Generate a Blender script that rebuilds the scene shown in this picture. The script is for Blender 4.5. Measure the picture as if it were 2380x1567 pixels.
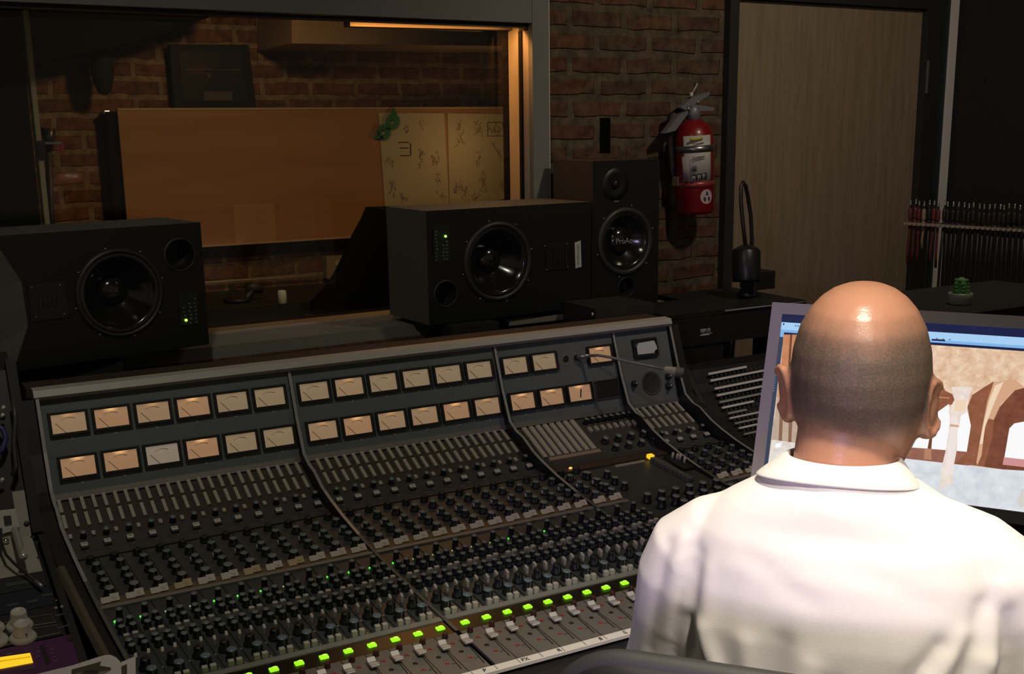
import bpy, bmesh, math, random
from mathutils import Vector, Matrix, Euler
random.seed(7)
for o in list(bpy.data.objects):
    bpy.data.objects.remove(o, do_unlink=True)
SC = bpy.context.scene
COL = SC.collection
PI = math.pi

# ------------------------------------------------------------------ camera, world, lights, exposure
W, H = 2380, 1567
EYE = Vector((0, 0, 1.62))
FPX = 2653.7
CX, CY = W / 2 + 16.6, H / 2 + 108.15
YAW, PIT, ROL = 0.5146942, 0.2221253, -0.0127619
FW = Vector((math.sin(YAW) * math.cos(PIT), math.cos(YAW) * math.cos(PIT), -math.sin(PIT)))
RT0 = Vector((math.cos(YAW), -math.sin(YAW), 0))
UP0 = RT0.cross(FW)
RT = RT0 * math.cos(ROL) + UP0 * math.sin(ROL)
UP = UP0 * math.cos(ROL) - RT0 * math.sin(ROL)
cam_d = bpy.data.cameras.new('camera')
cam_d.sensor_width = 36
cam_d.lens = FPX / W * 36
cam_d.shift_x = -16.6 / W
cam_d.shift_y = 108.15 / W
cam_d.clip_start = 0.05
cam = bpy.data.objects.new('camera', cam_d)
COL.objects.link(cam)
m = Matrix.Identity(4)
for i in range(3):
    m[i][0], m[i][1], m[i][2], m[i][3] = RT[i], UP[i], -FW[i], EYE[i]
cam.matrix_world = m
SC.camera = cam
SC.view_settings.view_transform = 'Standard'
SC.view_settings.look = 'None'
SC.view_settings.exposure = 0.0
SC.view_settings.gamma = 1.0
SC.view_settings.use_curve_mapping = False
wd = bpy.data.worlds.new('dim_room_fill')
SC.world = wd
wd.use_nodes = True
bg = wd.node_tree.nodes['Background']
bg.inputs[0].default_value = (1.0, 0.86, 0.66, 1)
bg.inputs[1].default_value = 0.07


def lamp(name, kind, loc, power, col, target=None, size=0.05, cone=None, blend=0.6):
    d = bpy.data.lights.new(name, kind)
    d.energy = power
    d.color = col
    if kind == 'AREA':
        d.size = size
    else:
        d.shadow_soft_size = size
    if kind == 'SPOT':
        d.spot_size = math.radians(cone)
        d.spot_blend = blend
    o = bpy.data.objects.new(name, d)
    o.location = loc
    if target:
        o.rotation_euler = (Vector(target) - Vector(loc)).to_track_quat('-Z', 'Y').to_euler()
    COL.objects.link(o)
    return o


lamp('ceiling_downlight_over_man', 'SPOT', (0.74, 0.60, 2.50), 88, (1.0, 0.88, 0.70), (0.90, 0.84, 1.2), 0.045, 56, 0.55)
lamp('shirt_fill_spot', 'SPOT', (0.30, -0.35, 2.50), 112, (1.0, 0.88, 0.76), (0.90, 0.78, 0.98), 0.05, 27, 0.9)  # added fill spot to brighten the back of the shirt, no known fitting
lamp('ceiling_downlight_over_console', 'SPOT', (0.30, 1.55, 2.55), 19, (1.0, 0.91, 0.76), (0.55, 2.2, 0.9), 0.05, 125, 1.0)
lamp('ceiling_downlight_by_door', 'SPOT', (2.25, 1.6, 2.60), 30, (1.0, 0.86, 0.66), (2.9, 2.8, 1.3), 0.05, 140, 1.0)
lamp('violet_fill_spot', 'SPOT', (-0.35, 0.15, 1.35), 26, (0.74, 0.58, 1.0), (1.30, 1.35, 1.08), 0.10, 46, 0.9)  # added violet spot tinting bezel and sleeve, no known strip
lamp('live_room_spot', 'SPOT', (1.15, 3.325, 2.15), 14, (1.0, 0.62, 0.31), (1.0, 4.75, 1.15), 0.06, 120, 0.9)
lamp('live_room_glow', 'POINT', (2.3, 4.35, 1.55), 0.8, (1.0, 0.55, 0.22), None, 0.06)
hl = lamp('window_header_strip_lamp', 'AREA', (1.50, 3.129, 1.914), 2.3, (1.0, 0.42, 0.10), (1.50, 3.16, 1.40), 0.5)
hl.data.shape = 'RECTANGLE'
hl.data.size_y = 0.006


# ------------------------------------------------------------------ pixel rays (the photo's pixels to points in the room)
def ray(px, py):
    return FW + RT * ((px - CX) / FPX) - UP * ((py - CY) / FPX)


def onY(px, py, y):
    d = ray(px, py)
    return EYE + d * (y / d.y)


def onZ(px, py, z):
    d = ray(px, py)
    return EYE + d * ((z - EYE.z) / d.z)


def onX(px, py, x):
    d = ray(px, py)
    return EYE + d * (x / d.x)


def at(px, py, dep):
    return EYE + ray(px, py) * dep


def pix(P):
    v = Vector(P) - EYE
    d = v.dot(FW)
    if d < 0.05:
        return (-9999, -9999)
    return (CX + FPX * v.dot(RT) / d, CY - FPX * v.dot(UP) / d)


WY = 0.0326924
WD = Vector((math.cos(WY), math.sin(WY), 0))
WN = Vector((-math.sin(WY), math.cos(WY), 0))


def WL(s, y, z):
    """wall frame: s = X on the wall's face, y = depth behind the face (negative: into the room)"""
    return Vector((s, 3.11 + (s - 2.25) * math.tan(WY), z)) + WN * y


def onW(px, py, y=0.0):
    d = ray(px, py)
    p0 = WL(2.25, y, 0)
    t = (p0 - EYE).dot(WN) / d.dot(WN)
    P = EYE + d * t
    s = P.x + math.sin(WY) * y
    return s, P.z


# ------------------------------------------------------------------ materials
MATS = {}


def mat(name, col=(0.5, 0.5, 0.5), rough=0.5, metal=0.0, emit=None, strength=1.0, noise=0.0, nscale=20, bump=0.0, spec=0.5, coat=0.0):
    if name in MATS:
        return MATS[name]
    mm = bpy.data.materials.new(name)
    mm.use_nodes = True
    nt = mm.node_tree
    b = nt.nodes['Principled BSDF']
    b.inputs['Base Color'].default_value = (*col, 1)
    b.inputs['Roughness'].default_value = rough
    b.inputs['Metallic'].default_value = metal
    b.inputs['Specular IOR Level'].default_value = spec
    if coat:
        b.inputs['Coat Weight'].default_value = coat
        b.inputs['Coat Roughness'].default_value = 0.1
    if emit:
        b.inputs['Emission Color'].default_value = (*emit, 1)
        b.inputs['Emission Strength'].default_value = strength
    if noise or bump:
        tc = nt.nodes.new('ShaderNodeTexCoord')
        n = nt.nodes.new('ShaderNodeTexNoise')
        n.inputs['Scale'].default_value = nscale
        n.inputs['Detail'].default_value = 5
        nt.links.new(tc.outputs['Object'], n.inputs['Vector'])
        if noise:
            mx = nt.nodes.new('ShaderNodeMix')
            mx.data_type = 'RGBA'
            mx.inputs[6].default_value = (*[c * (1 - noise) for c in col], 1)
            mx.inputs[7].default_value = (*[min(1, c * (1 + noise)) for c in col], 1)
            nt.links.new(n.outputs['Fac'], mx.inputs[0])
            nt.links.new(mx.outputs[2], b.inputs['Base Color'])
        if bump:
            bp = nt.nodes.new('ShaderNodeBump')
            bp.inputs['Strength'].default_value = bump
            bp.inputs['Distance'].default_value = 0.002
            nt.links.new(n.outputs['Fac'], bp.inputs['Height'])
            nt.links.new(bp.outputs[0], b.inputs['Normal'])
    MATS[name] = mm
    return mm


def brick_mat(name, c1, c2, mortar, bw=0.205, rh=0.068, ms=0.012, off=(0, 0), fade=0.35):
    mm = bpy.data.materials.new(name)
    mm.use_nodes = True
    nt = mm.node_tree
    N = nt.nodes.new
    L = nt.links.new
    b = nt.nodes['Principled BSDF']
    b.inputs['Roughness'].default_value = 0.9
    b.inputs['Specular IOR Level'].default_value = 0.2
    tc = N('ShaderNodeTexCoord')
    sp = N('ShaderNodeSeparateXYZ')
    L(tc.outputs['Object'], sp.inputs[0])
    cb = N('ShaderNodeCombineXYZ')
    L(sp.outputs[0], cb.inputs[0])
    L(sp.outputs[2], cb.inputs[1])
    n0 = N('ShaderNodeTexNoise')
    n0.inputs['Scale'].default_value = 9
    n0.inputs['Detail'].default_value = 4
    L(cb.outputs[0], n0.inputs['Vector'])
    sub = N('ShaderNodeVectorMath')
    sub.operation = 'SUBTRACT'
    L(n0.outputs['Color'], sub.inputs[0])
    sub.inputs[1].default_value = (0.5 - off[0] / 0.022, 0.5 - off[1] / 0.022, 0.5)
    sc = N('ShaderNodeVectorMath')
    sc.operation = 'SCALE'
    sc.inputs[3].default_value = 0.022
    L(sub.outputs[0], sc.inputs[0])
    ad = N('ShaderNodeVectorMath')
    L(cb.outputs[0], ad.inputs[0])
    L(sc.outputs[0], ad.inputs[1])
    br = N('ShaderNodeTexBrick')
    br.inputs['Scale'].default_value = 1.0
    br.inputs['Brick Width'].default_value = bw
    br.inputs['Row Height'].default_value = rh
    br.inputs['Mortar Size'].default_value = ms
    br.inputs['Mortar Smooth'].default_value = 0.25
    br.inputs['Bias'].default_value = -0.1
    br.inputs['Color1'].default_value = (*c1, 1)
    br.inputs['Color2'].default_value = (*c2, 1)
    br.inputs['Mortar'].default_value = (*mortar, 1)
    L(ad.outputs[0], br.inputs['Vector'])
    n1 = N('ShaderNodeTexNoise')
    n1.inputs['Scale'].default_value = 26
    n1.inputs['Detail'].default_value = 6
    n1.inputs['Roughness'].default_value = 0.7
    L(cb.outputs[0], n1.inputs['Vector'])
    rm = N('ShaderNodeMapRange')
    rm.inputs['From Min'].default_value = 0.3
    rm.inputs['From Max'].default_value = 0.7
    rm.inputs['To Min'].default_value = 0.4
    rm.inputs['To Max'].default_value = 1.5
    L(n1.outputs['Fac'], rm.inputs['Value'])
    n2 = N('ShaderNodeTexNoise')
    n2.inputs['Scale'].default_value = 8.5
    n2.inputs['Detail'].default_value = 5
    n2.inputs['Roughness'].default_value = 0.65
    L(tc.outputs['Object'], n2.inputs['Vector'])
    m2 = N('ShaderNodeMapRange')
    m2.inputs['From Min'].default_value = 0.48
    m2.inputs['From Max'].default_value = 0.66
    m2.inputs['To Max'].default_value = fade
    L(n2.outputs['Fac'], m2.inputs['Value'])
    mm_ = N('ShaderNodeMix')
    mm_.data_type = 'RGBA'
    L(m2.outputs[0], mm_.inputs[0])
    L(br.outputs['Color'], mm_.inputs[6])
    mm_.inputs[7].default_value = (*[c * 0.8 for c in mortar], 1)
    mu = N('ShaderNodeVectorMath')
    mu.operation = 'SCALE'
    L(mm_.outputs[2], mu.inputs[0])
    L(rm.outputs[0], mu.inputs[3])
    L(mu.outputs[0], b.inputs['Base Color'])
    bp = N('ShaderNodeBump')
    bp.inputs['Strength'].default_value = 0.9
    bp.inputs['Distance'].default_value = 0.008
    inv = N('ShaderNodeMath')
    inv.operation = 'SUBTRACT'
    inv.inputs[0].default_value = 1.0
    L(br.outputs['Fac'], inv.inputs[1])
    add = N('ShaderNodeMath')
    add.operation = 'MULTIPLY_ADD'
    L(n1.outputs['Fac'], add.inputs[0])
    add.inputs[1].default_value = 0.5
    L(inv.outputs[0], add.inputs[2])
    L(add.outputs[0], bp.inputs['Height'])
    L(bp.outputs[0], b.inputs['Normal'])
    return mm


def wood_mat(name, c1, c2, axis='Z', scale=6.0, stretch=0.06, rough=0.55):
    mm = bpy.data.materials.new(name)
    mm.use_nodes = True
    nt = mm.node_tree
    N = nt.nodes.new
    L = nt.links.new
    b = nt.nodes['Principled BSDF']
    b.inputs['Roughness'].default_value = rough
    b.inputs['Specular IOR Level'].default_value = 0.3
    tc = N('ShaderNodeTexCoord')
    mp = N('ShaderNodeMapping')
    s = [scale * 6] * 3
    s['XYZ'.index(axis)] = scale * 6 * stretch
    mp.inputs['Scale'].default_value = s
    L(tc.outputs['Object'], mp.inputs['Vector'])
    n = N('ShaderNodeTexNoise')
    n.inputs['Scale'].default_value = 1.0
    n.inputs['Detail'].default_value = 7
    n.inputs['Roughness'].default_value = 0.62
    n.inputs['Distortion'].default_value = 0.6
    L(mp.outputs[0], n.inputs['Vector'])
    r = N('ShaderNodeValToRGB')
    r.color_ramp.elements[0].position = 0.3
    r.color_ramp.elements[0].color = (*c1, 1)
    r.color_ramp.elements[1].position = 0.72
    r.color_ramp.elements[1].color = (*c2, 1)
    L(n.outputs['Fac'], r.inputs[0])
    L(r.outputs[0], b.inputs['Base Color'])
    MATS[name] = mm
    return mm


def glass_mat():
    mm = bpy.data.materials.new('window_glass')
    mm.use_nodes = True
    nt = mm.node_tree
    N = nt.nodes.new
    L = nt.links.new
    nt.nodes.remove(nt.nodes['Principled BSDF'])
    out = nt.nodes['Material Output']
    tr = N('ShaderNodeBsdfTransparent')
    tr.inputs[0].default_value = (0.93, 0.95, 0.92, 1)
    gl = N('ShaderNodeBsdfGlossy')
    gl.inputs['Roughness'].default_value = 0.02
    fr = N('ShaderNodeFresnel')
    fr.inputs[0].default_value = 1.45
    mx = N('ShaderNodeMixShader')
    L(fr.outputs[0], mx.inputs[0])
    L(tr.outputs[0], mx.inputs[1])
    L(gl.outputs[0], mx.inputs[2])
    L(mx.outputs[0], out.inputs[0])
    return mm


def dial_mat(name, base, glow, gs):
    """backlit meter face: a small bulb behind the top edge of the paper"""
    mm = bpy.data.materials.new(name)
    mm.use_nodes = True
    nt = mm.node_tree
    N = nt.nodes.new
    L = nt.links.new
    b = nt.nodes['Principled BSDF']
    b.inputs['Base Color'].default_value = (0.30, 0.24, 0.17, 1)
    b.inputs['Roughness'].default_value = 0.5
    tc = N('ShaderNodeTexCoord')
    mp = N('ShaderNodeMapping')
    mp.inputs['Location'].default_value = (0, -0.0205 * 1.9, 0)
    mp.inputs['Scale'].default_value = (1.0, 1.9, 0)
    L(tc.outputs['Object'], mp.inputs['Vector'])
    ln = N('ShaderNodeVectorMath')
    ln.operation = 'LENGTH'
    L(mp.outputs[0], ln.inputs[0])
    r = N('ShaderNodeValToRGB')
    e = r.color_ramp.elements
    e[0].position = 0.0
    e[0].color = (*[g * gs for g in glow], 1)
    e[1].position = 1.0
    e[1].color = (*base, 1)
    e2 = r.color_ramp.elements.new(0.15)
    e2.color = (*[g * gs * 0.55 + bb * 0.45 for g, bb in zip(glow, base)], 1)
    e3 = r.color_ramp.elements.new(0.36)
    e3.color = (*[bb * 1.1 for bb in base], 1)
    mr = N('ShaderNodeMapRange')
    mr.inputs['From Max'].default_value = 0.050
    L(ln.outputs[1], mr.inputs['Value'])
    L(mr.outputs[0], r.inputs[0])
    L(r.outputs[0], b.inputs['Emission Color'])
    b.inputs['Emission Strength'].default_value = 1.0
    return mm


M_BLACK = mat('matte_black', (0.012, 0.012, 0.012), 0.55)
M_BLACKG = mat('satin_black', (0.016, 0.017, 0.017), 0.35)
M_SPK = mat('speaker_black', (0.008, 0.009, 0.008), 0.45, noise=0.2, nscale=60)
M_SPKSIDE = mat('speaker_vinyl', (0.085, 0.085, 0.07), 0.7, noise=0.15, nscale=90)
M_CONE = mat('cone_gloss', (0.012, 0.012, 0.012), 0.16, spec=0.8)
M_RUB = mat('rubber_surround', (0.032, 0.032, 0.028), 0.45)
M_PANEL = mat('console_blue_grey', (0.135, 0.155, 0.158), 0.5, noise=0.12, nscale=35)
M_PANEL2 = mat('console_dark_panel', (0.062, 0.062, 0.058), 0.5, noise=0.2, nscale=45)
M_PANELB = mat('console_brown_panel', (0.060, 0.048, 0.036), 0.55, noise=0.2, nscale=40)
M_EQ = mat('console_eq_panel', (0.060, 0.068, 0.066), 0.42, noise=0.2, nscale=50)
M_FADER = mat('fader_panel_grey', (0.135, 0.128, 0.112), 0.45, noise=0.1, nscale=60)
M_ALU = mat('brushed_aluminium', (0.42, 0.41, 0.38), 0.34, 0.75, noise=0.1, nscale=80)
M_RAIL = mat('rail_metal', (0.42, 0.42, 0.41), 0.38, 0.3)
M_CAPRAIL = mat('cap_rail', (0.50, 0.48, 0.43), 0.5, 0.2, noise=0.08, nscale=30)
M_BTN = mat('cream_button', (0.47, 0.43, 0.35), 0.5)
M_WHITE = mat('white_plastic', (0.62, 0.60, 0.55), 0.45)
M_TAPE = mat('paper_tape', (0.62, 0.57, 0.47), 0.75, noise=0.1, nscale=60)
M_TAPEY = mat('masking_tape', (0.52, 0.42, 0.24), 0.75, noise=0.1, nscale=60)
M_KNOB = mat('knob_black', (0.014, 0.016, 0.017), 0.4)
M_KTOP = mat('knob_top_grey', (0.20, 0.23, 0.225), 0.35)
M_KTOPB = mat('knob_top_blue', (0.16, 0.23, 0.28), 0.35)
M_KTOPG = mat('knob_top_green', (0.14, 0.20, 0.185), 0.35)
M_RED = mat('red_mark', (0.32, 0.025, 0.03), 0.5)
M_DRED = mat('dark_red_knob', (0.055, 0.018, 0.014), 0.4)
M_CHROME = mat('chrome', (0.75, 0.74, 0.70), 0.18, 1.0)
M_STEEL = mat('dull_steel', (0.36, 0.36, 0.36), 0.4, 0.8)
M_GREEN = mat('green_lit', (0.2, 0.6, 0.05), 0.4, emit=(0.36, 0.95, 0.01), strength=0.95)
M_LEDG = mat('green_led', (0.1, 0.6, 0.1), 0.4, emit=(0.12, 0.95, 0.08), strength=0.9)
M_LEDY = mat('pale_led', (0.4, 0.5, 0.2), 0.4, emit=(0.45, 0.62, 0.22), strength=0.6)
M_LEDR = mat('red_led', (0.6, 0.05, 0.1), 0.4, emit=(0.85, 0.05, 0.10), strength=0.8)
M_LEDOFF = mat('led_off', (0.06, 0.07, 0.06), 0.3)
M_AMBER = mat('amber_lit', (0.6, 0.4, 0.02), 0.4, emit=(1.0, 0.62, 0.02), strength=0.9)
M_AMBER2 = mat('amber_pilot', (0.6, 0.4, 0.1), 0.4, emit=(1.0, 0.55, 0.12), strength=1.2)
M_INK = mat('dark_ink', (0.02, 0.018, 0.015), 0.7)
D_LIT = dial_mat('meter_face_lit', (0.235, 0.125, 0.062), (1.0, 0.52, 0.20), 1.1)
D_MILD = dial_mat('meter_face_mild', (0.20, 0.125, 0.066), (0.60, 0.30, 0.11), 1.0)
D_DIM = dial_mat('meter_face_dim', (0.165, 0.115, 0.066), (0.18, 0.12, 0.065), 1.0)
D_PALE = dial_mat('meter_face_pale', (0.17, 0.135, 0.10), (0.175, 0.14, 0.105), 1.0)


# ------------------------------------------------------------------ mesh helpers
class MB:
    def __init__(s):
        s.bm = bmesh.new()
        s.mats = []
        s.mi = 0

    def use(s, mt):
        if mt not in s.mats:
            s.mats.append(mt)
        s.mi = s.mats.index(mt)
        return s

    def face(s, vs, smooth=False):
        try:
            f = s.bm.faces.new(vs)
            f.material_index = s.mi
            f.smooth = smooth
            return f
        except ValueError:
            return None

    def v(s, p):
        return s.bm.verts.new(p)

    def box(s, c, size, mtx=None, bevel=0.0):
        x, y, z = [k / 2 for k in size]
        pts = [(-x, -y, -z), (x, -y, -z), (x, y, -z), (-x, y, -z), (-x, -y, z), (x, -y, z), (x, y, z), (-x, y, z)]
        vs = []
        for p in pts:
            q = Vector(p)
            if mtx:
                q = mtx @ q
            vs.append(s.v(q + Vector(c)))
        fs = [s.face([vs[i] for i in f]) for f in ((0, 3, 2, 1), (4, 5, 6, 7), (0, 1, 5, 4), (1, 2, 6, 5), (2, 3, 7, 6), (3, 0, 4, 7))]
        if bevel:
            es = list({e for f in fs if f for e in f.edges})
            r = bmesh.ops.bevel(s.bm, geom=es, offset=bevel, segments=2, affect='EDGES', profile=0.7)
            for f in r['faces']:
                f.material_index = s.mi
        return s

    def hexa(s, p8):
        """8 corner points: 4 of one side then 4 of the other"""
        vs = [s.v(p) for p in p8]
        for f in ((0, 3, 2, 1), (4, 5, 6, 7), (0, 1, 5, 4), (1, 2, 6, 5), (2, 3, 7, 6), (3, 0, 4, 7)):
            s.face([vs[i] for i in f])
        return s

    def prism(s, poly, vec):
        a = [s.v(Vector(p)) for p in poly]
        b = [s.v(Vector(p) + Vector(vec)) for p in poly]
        s.face(list(reversed(a)))
        s.face(b)
        n = len(a)
        for i in range(n):
            s.face([a[i], a[(i + 1) % n], b[(i + 1) % n], b[i]])
        return s

    def poly(s, pts):
        s.face([s.v(Vector(p)) for p in pts])
        return s

    def lathe(s, prof, n=24, mtx=None, cap0=True, cap1=True, smooth=True):
        """prof: (r, z) list turned about local Z"""
        rings = []
        for r, z in prof:
            ring = []
            for i in range(n):
                a = 2 * PI * i / n
                p = Vector((r * math.cos(a), r * math.sin(a), z))
                ring.append(s.v(mtx @ p if mtx else p))
            rings.append(ring)
        for a, b in zip(rings[:-1], rings[1:]):
            for i in range(n):
                s.face([a[i], a[(i + 1) % n], b[(i + 1) % n], b[i]], smooth)
        if cap0:
            s.face(list(reversed(rings[0])))
        if cap1:
            s.face(rings[-1])
        return s

    def loft(s, rings, smooth=True, cap=True):
        R = [[s.v(Vector(p)) for p in r] for r in rings]
        n = len(R[0])
        for a, b in zip(R[:-1], R[1:]):
            for i in range(n):
                s.face([a[i], a[(i + 1) % n], b[(i + 1) % n], b[i]], smooth)
        if cap:
            s.face(list(reversed(R[0])), smooth)
            s.face(R[-1], smooth)
        return s

    def tube(s, pts, r, n=8, smooth=True):
        pts = [Vector(p) for p in pts]
        rr = r if isinstance(r, (list, tuple)) else [r] * len(pts)
        rings = []
        ref = None
        for i, p in enumerate(pts):
            a = pts[max(0, i - 1)]
            b = pts[min(len(pts) - 1, i + 1)]
            t = (b - a).normalized()
            if ref is None:
                ref = t.orthogonal().normalized()
            ref = (ref - t * ref.dot(t))
            ref = ref.normalized() if ref.length > 1e-6 else t.orthogonal().normalized()
            u = t.cross(ref)
            rings.append([p + ref * (rr[i] * math.cos(2 * PI * k / n)) + u * (rr[i] * math.sin(2 * PI * k / n)) for k in range(n)])
        return s.loft(rings, smooth)

    def ball(s, c, r, sc=(1, 1, 1), n=14, mtx=None):
        rings = []
        k = n // 2
        for j in range(1, k):
            th = PI * j / k
            ring = []
            for i in range(n):
                a = 2 * PI * i / n
                p = Vector((r * sc[0] * math.sin(th) * math.cos(a), r * sc[1] * math.sin(th) * math.sin(a), -r * sc[2] * math.cos(th)))
                ring.append((mtx @ p if mtx else p) + Vector(c))
            rings.append(ring)
        return s.loft(rings)

    def mesh(s, name):
        bmesh.ops.recalc_face_normals(s.bm, faces=s.bm.faces[:])
        me = bpy.data.meshes.new(name)
        s.bm.to_mesh(me)
        s.bm.free()
        for mt in s.mats:
            me.materials.append(mt)
        return me

    def build(s, name, parent=None, mt=None):
        if mt is not None and not s.mats:
            s.mats.append(mt)
        return link(name, s.mesh(name), parent)


def link(name, me, parent=None, mtx=None):
    o = bpy.data.objects.new(name, me)
    COL.objects.link(o)
    if parent:
        o.parent = parent
        o.matrix_parent_inverse = Matrix.Identity(4)
    if mtx is not None:
        o.matrix_local = mtx
    return o


def origin_to(o, p):
    """move a top-level mesh's origin to p without moving the mesh"""
    p = Vector(p)
    o.data.transform(Matrix.Translation(-p))
    o.location = p
    return o


def tag(o, label, cat, group=None, kind=None):
    o['label'] = label
    o['category'] = cat
    if group:
        o['group'] = group
    if kind:
        o['kind'] = kind
    return o


def empty(name, loc=(0, 0, 0)):
    o = bpy.data.objects.new(name, None)
    o.empty_display_size = 0.05
    o.location = loc
    COL.objects.link(o)
    return o


def struct(o):
    o['kind'] = 'structure'
    return o


def text(name, body, size, mtx, mt, parent=None, extrude=0.0004):
    c = bpy.data.curves.new(name, 'FONT')
    c.body = body
    c.size = size
    c.extrude = extrude
    c.align_x = 'CENTER'
    c.align_y = 'CENTER'
    c.materials.append(mt)
    tmp = bpy.data.objects.new(name + '_outline', c)
    COL.objects.link(tmp)
    me = bpy.data.meshes.new_from_object(tmp)
    bpy.data.objects.remove(tmp, do_unlink=True)
    bpy.data.curves.remove(c)
    me.materials.clear()
    me.materials.append(mt)
    o = bpy.data.objects.new(name, me)
    COL.objects.link(o)
    if parent:
        o.parent = parent
    o.matrix_local = mtx
    return o


def frame(o, x, y, z):
    m = Matrix.Identity(4)
    for i in range(3):
        m[i][0], m[i][1], m[i][2], m[i][3] = x[i], y[i], z[i], o[i]
    return m


# ------------------------------------------------------------------ the room shell
BR = brick_mat('old_brick', (0.145, 0.065, 0.038), (0.075, 0.042, 0.030), (0.118, 0.093, 0.057), ms=0.015, fade=0.8)
BRF = brick_mat('live_room_brick', (0.20, 0.085, 0.045), (0.13, 0.062, 0.036), (0.27, 0.19, 0.11), ms=0.013, off=(0.05, 0.02))
M_GREYP = mat('grey_paint', (0.20, 0.20, 0.185), 0.6, noise=0.1, nscale=14)
M_SILL = mat('sill_paint', (0.20, 0.195, 0.165), 0.6, noise=0.12, nscale=10)
M_JAMB = mat('jamb_timber', (0.42, 0.36, 0.29), 0.6, noise=0.12, nscale=8)
M_DKF = mat('dark_door_frame', (0.025, 0.024, 0.022), 0.6)
M_FOAM = mat('charcoal_foam', (0.018, 0.018, 0.016), 0.95, noise=0.5, nscale=120, bump=0.6)
M_CEIL = mat('ceiling_paint', (0.10, 0.085, 0.065), 0.9, noise=0.15, nscale=4)
M_FLOOR = wood_mat('floor_boards', (0.05, 0.033, 0.02), (0.10, 0.065, 0.04), 'X', 1.2, 0.08)
M_DOOR = wood_mat('door_laminate', (0.235, 0.175, 0.110), (0.325, 0.25, 0.165), 'Z', 9.0, 0.07, 0.6)
M_WHT = mat('white_trim_paint', (0.80, 0.78, 0.74), 0.6)


def wbox(mb, s0, s1, y0, y1, z0, z1):
    p = [WL(s0, y0, z0), WL(s1, y0, z0), WL(s1, y1, z0), WL(s0, y1, z0), WL(s0, y0, z1), WL(s1, y0, z1), WL(s1, y1, z1), WL(s0, y1, z1)]
    mb.hexa(p)


b = MB().use(BR)
for a in ((-1.3, 2.575, 0, 1.045), (1.80, 2.575, 1.045, 2.75), (-1.3, 1.80, 1.95, 2.75), (-1.3, -0.25, 1.045, 1.95), (2.575, 3.62, 2.08, 2.75), (3.62, 3.80, 0, 2.75)):
    wbox(b, a[0], a[1], 0, 0.16, a[2], a[3])
wbox(b, -1.3, 1.60, -0.186, -0.0005, 0, 1.0455)
struct(b.build('wall_back'))
b = MB().use(M_FLOOR)
b.box((1.2, 1.8, -0.03), (6.5, 7.6, 0.06))
struct(b.build('floor'))
b = MB().use(M_CEIL)
b.box((1.2, 2.2, 2.78), (6.5, 5.6, 0.06))
struct(b.build('ceiling'))
b = MB().use(M_FOAM)
c0 = WL(3.745, 0, 0)
rd = Vector((0.2, -0.98, 0)).normalized()
rn = Vector((0.98, 0.2, 0)).normalized()
b.hexa([c0, c0 + rd * 3.6, c0 + rd * 3.6 + rn * 0.1, c0 + rn * 0.1] + [p + Vector((0, 0, 2.75)) for p in (c0, c0 + rd * 3.6, c0 + rd * 3.6 + rn * 0.1, c0 + rn * 0.1)])
struct(b.build('wall_right'))
b = MB().use(M_WHT)
p = [onW(2207, 0), onW(2222, 0)]
wbox(b, 3.690, 3.728, -0.02, -0.001, 0, 2.75)
struct(b.build('trim_1'))
# door and its frame
b = MB().use(M_DOOR)
wbox(b, 2.610, 3.546, 0.0, 0.045, 0.01, 2.022)
struct(b.build('door_1'))
b = MB().use(M_DKF)
wbox(b, 2.568, 2.608, -0.03, 0.09, 0, 2.07)
wbox(b, 3.548, 3.625, -0.03, 0.09, 0, 2.07)
wbox(b, 2.608, 3.548, -0.03, 0.09, 2.026, 2.07)
struct(b.build('trim_2'))
b = MB().use(mat('teal_seal', (0.022, 0.032, 0.034), 0.5))
wbox(b, 3.626, 3.688, -0.012, -0.001, 0, 2.75)
struct(b.build('trim_3'))
b = MB().use(M_STEEL)
wbox(b, 3.551, 3.558, -0.038, -0.03, 1.72, 1.84)
tag(b.build('door_hinge'), 'small steel hinge leaf on the dark right jamb of the wood door', 'hinge')
# window casing
b = MB().use(M_GREYP)
wbox(b, -0.32, 1.797, -0.022, 0.0, 1.919, 2.06)
wbox(b, 1.798, 1.857, -0.022, 0.0, 1.045, 2.06)
wbox(b, -0.32, -0.25, -0.022, 0.0, 1.045, 1.919)
win = struct(b.build('window_1'))
b = MB().use(M_WHT)
wbox(b, 1.8575, 1.8605, -0.02, 0.0, 1.1, 2.06)
b.build('edge_bead', win)
b = MB().use(M_BLACK)
wbox(b, -0.25, 1.797, 0.0, 0.03, 1.9065, 1.9185)
wbox(b, 1.790, 1.797, 0.0325, 0.0465, 1.06, 1.9)
b.build('gasket', win)
b = MB().use(M_JAMB)
wbox(b, 1.7975, 1.83, 0.0, 0.032, 1.06, 1.899)
wbox(b, 1.793, 1.83, 0.047, 0.11, 1.06, 1.94)
b.use(mat('header_timber_dimmed', (0.15, 0.12, 0.095), 0.7))  # jamb timber darkened to offset the strip lamp close to it
s0, z0 = onW(814, 61, 0.085)
s1, z1 = onW(1188, 69.5, 0.085)
b.hexa([WL(s0, 0.085, z0), WL(1.80, 0.085, z1), WL(1.80, 0.13, z1), WL(s0, 0.13, z0), WL(s0, 0.085, 1.95), WL(1.80, 0.085, 1.95), WL(1.80, 0.13, 1.95), WL(s0, 0.13, 1.95)])
b.build('inner_frame', win)
G = glass_mat()
for yy in (0.038, 0.112):
    b = MB().use(G)
    b.poly([WL(-0.25, yy, 1.06), WL(1.79, yy, 1.06), WL(1.79, yy, 1.905), WL(-0.25, yy, 1.905)])
    b.build('glass_pane', win)
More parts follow.
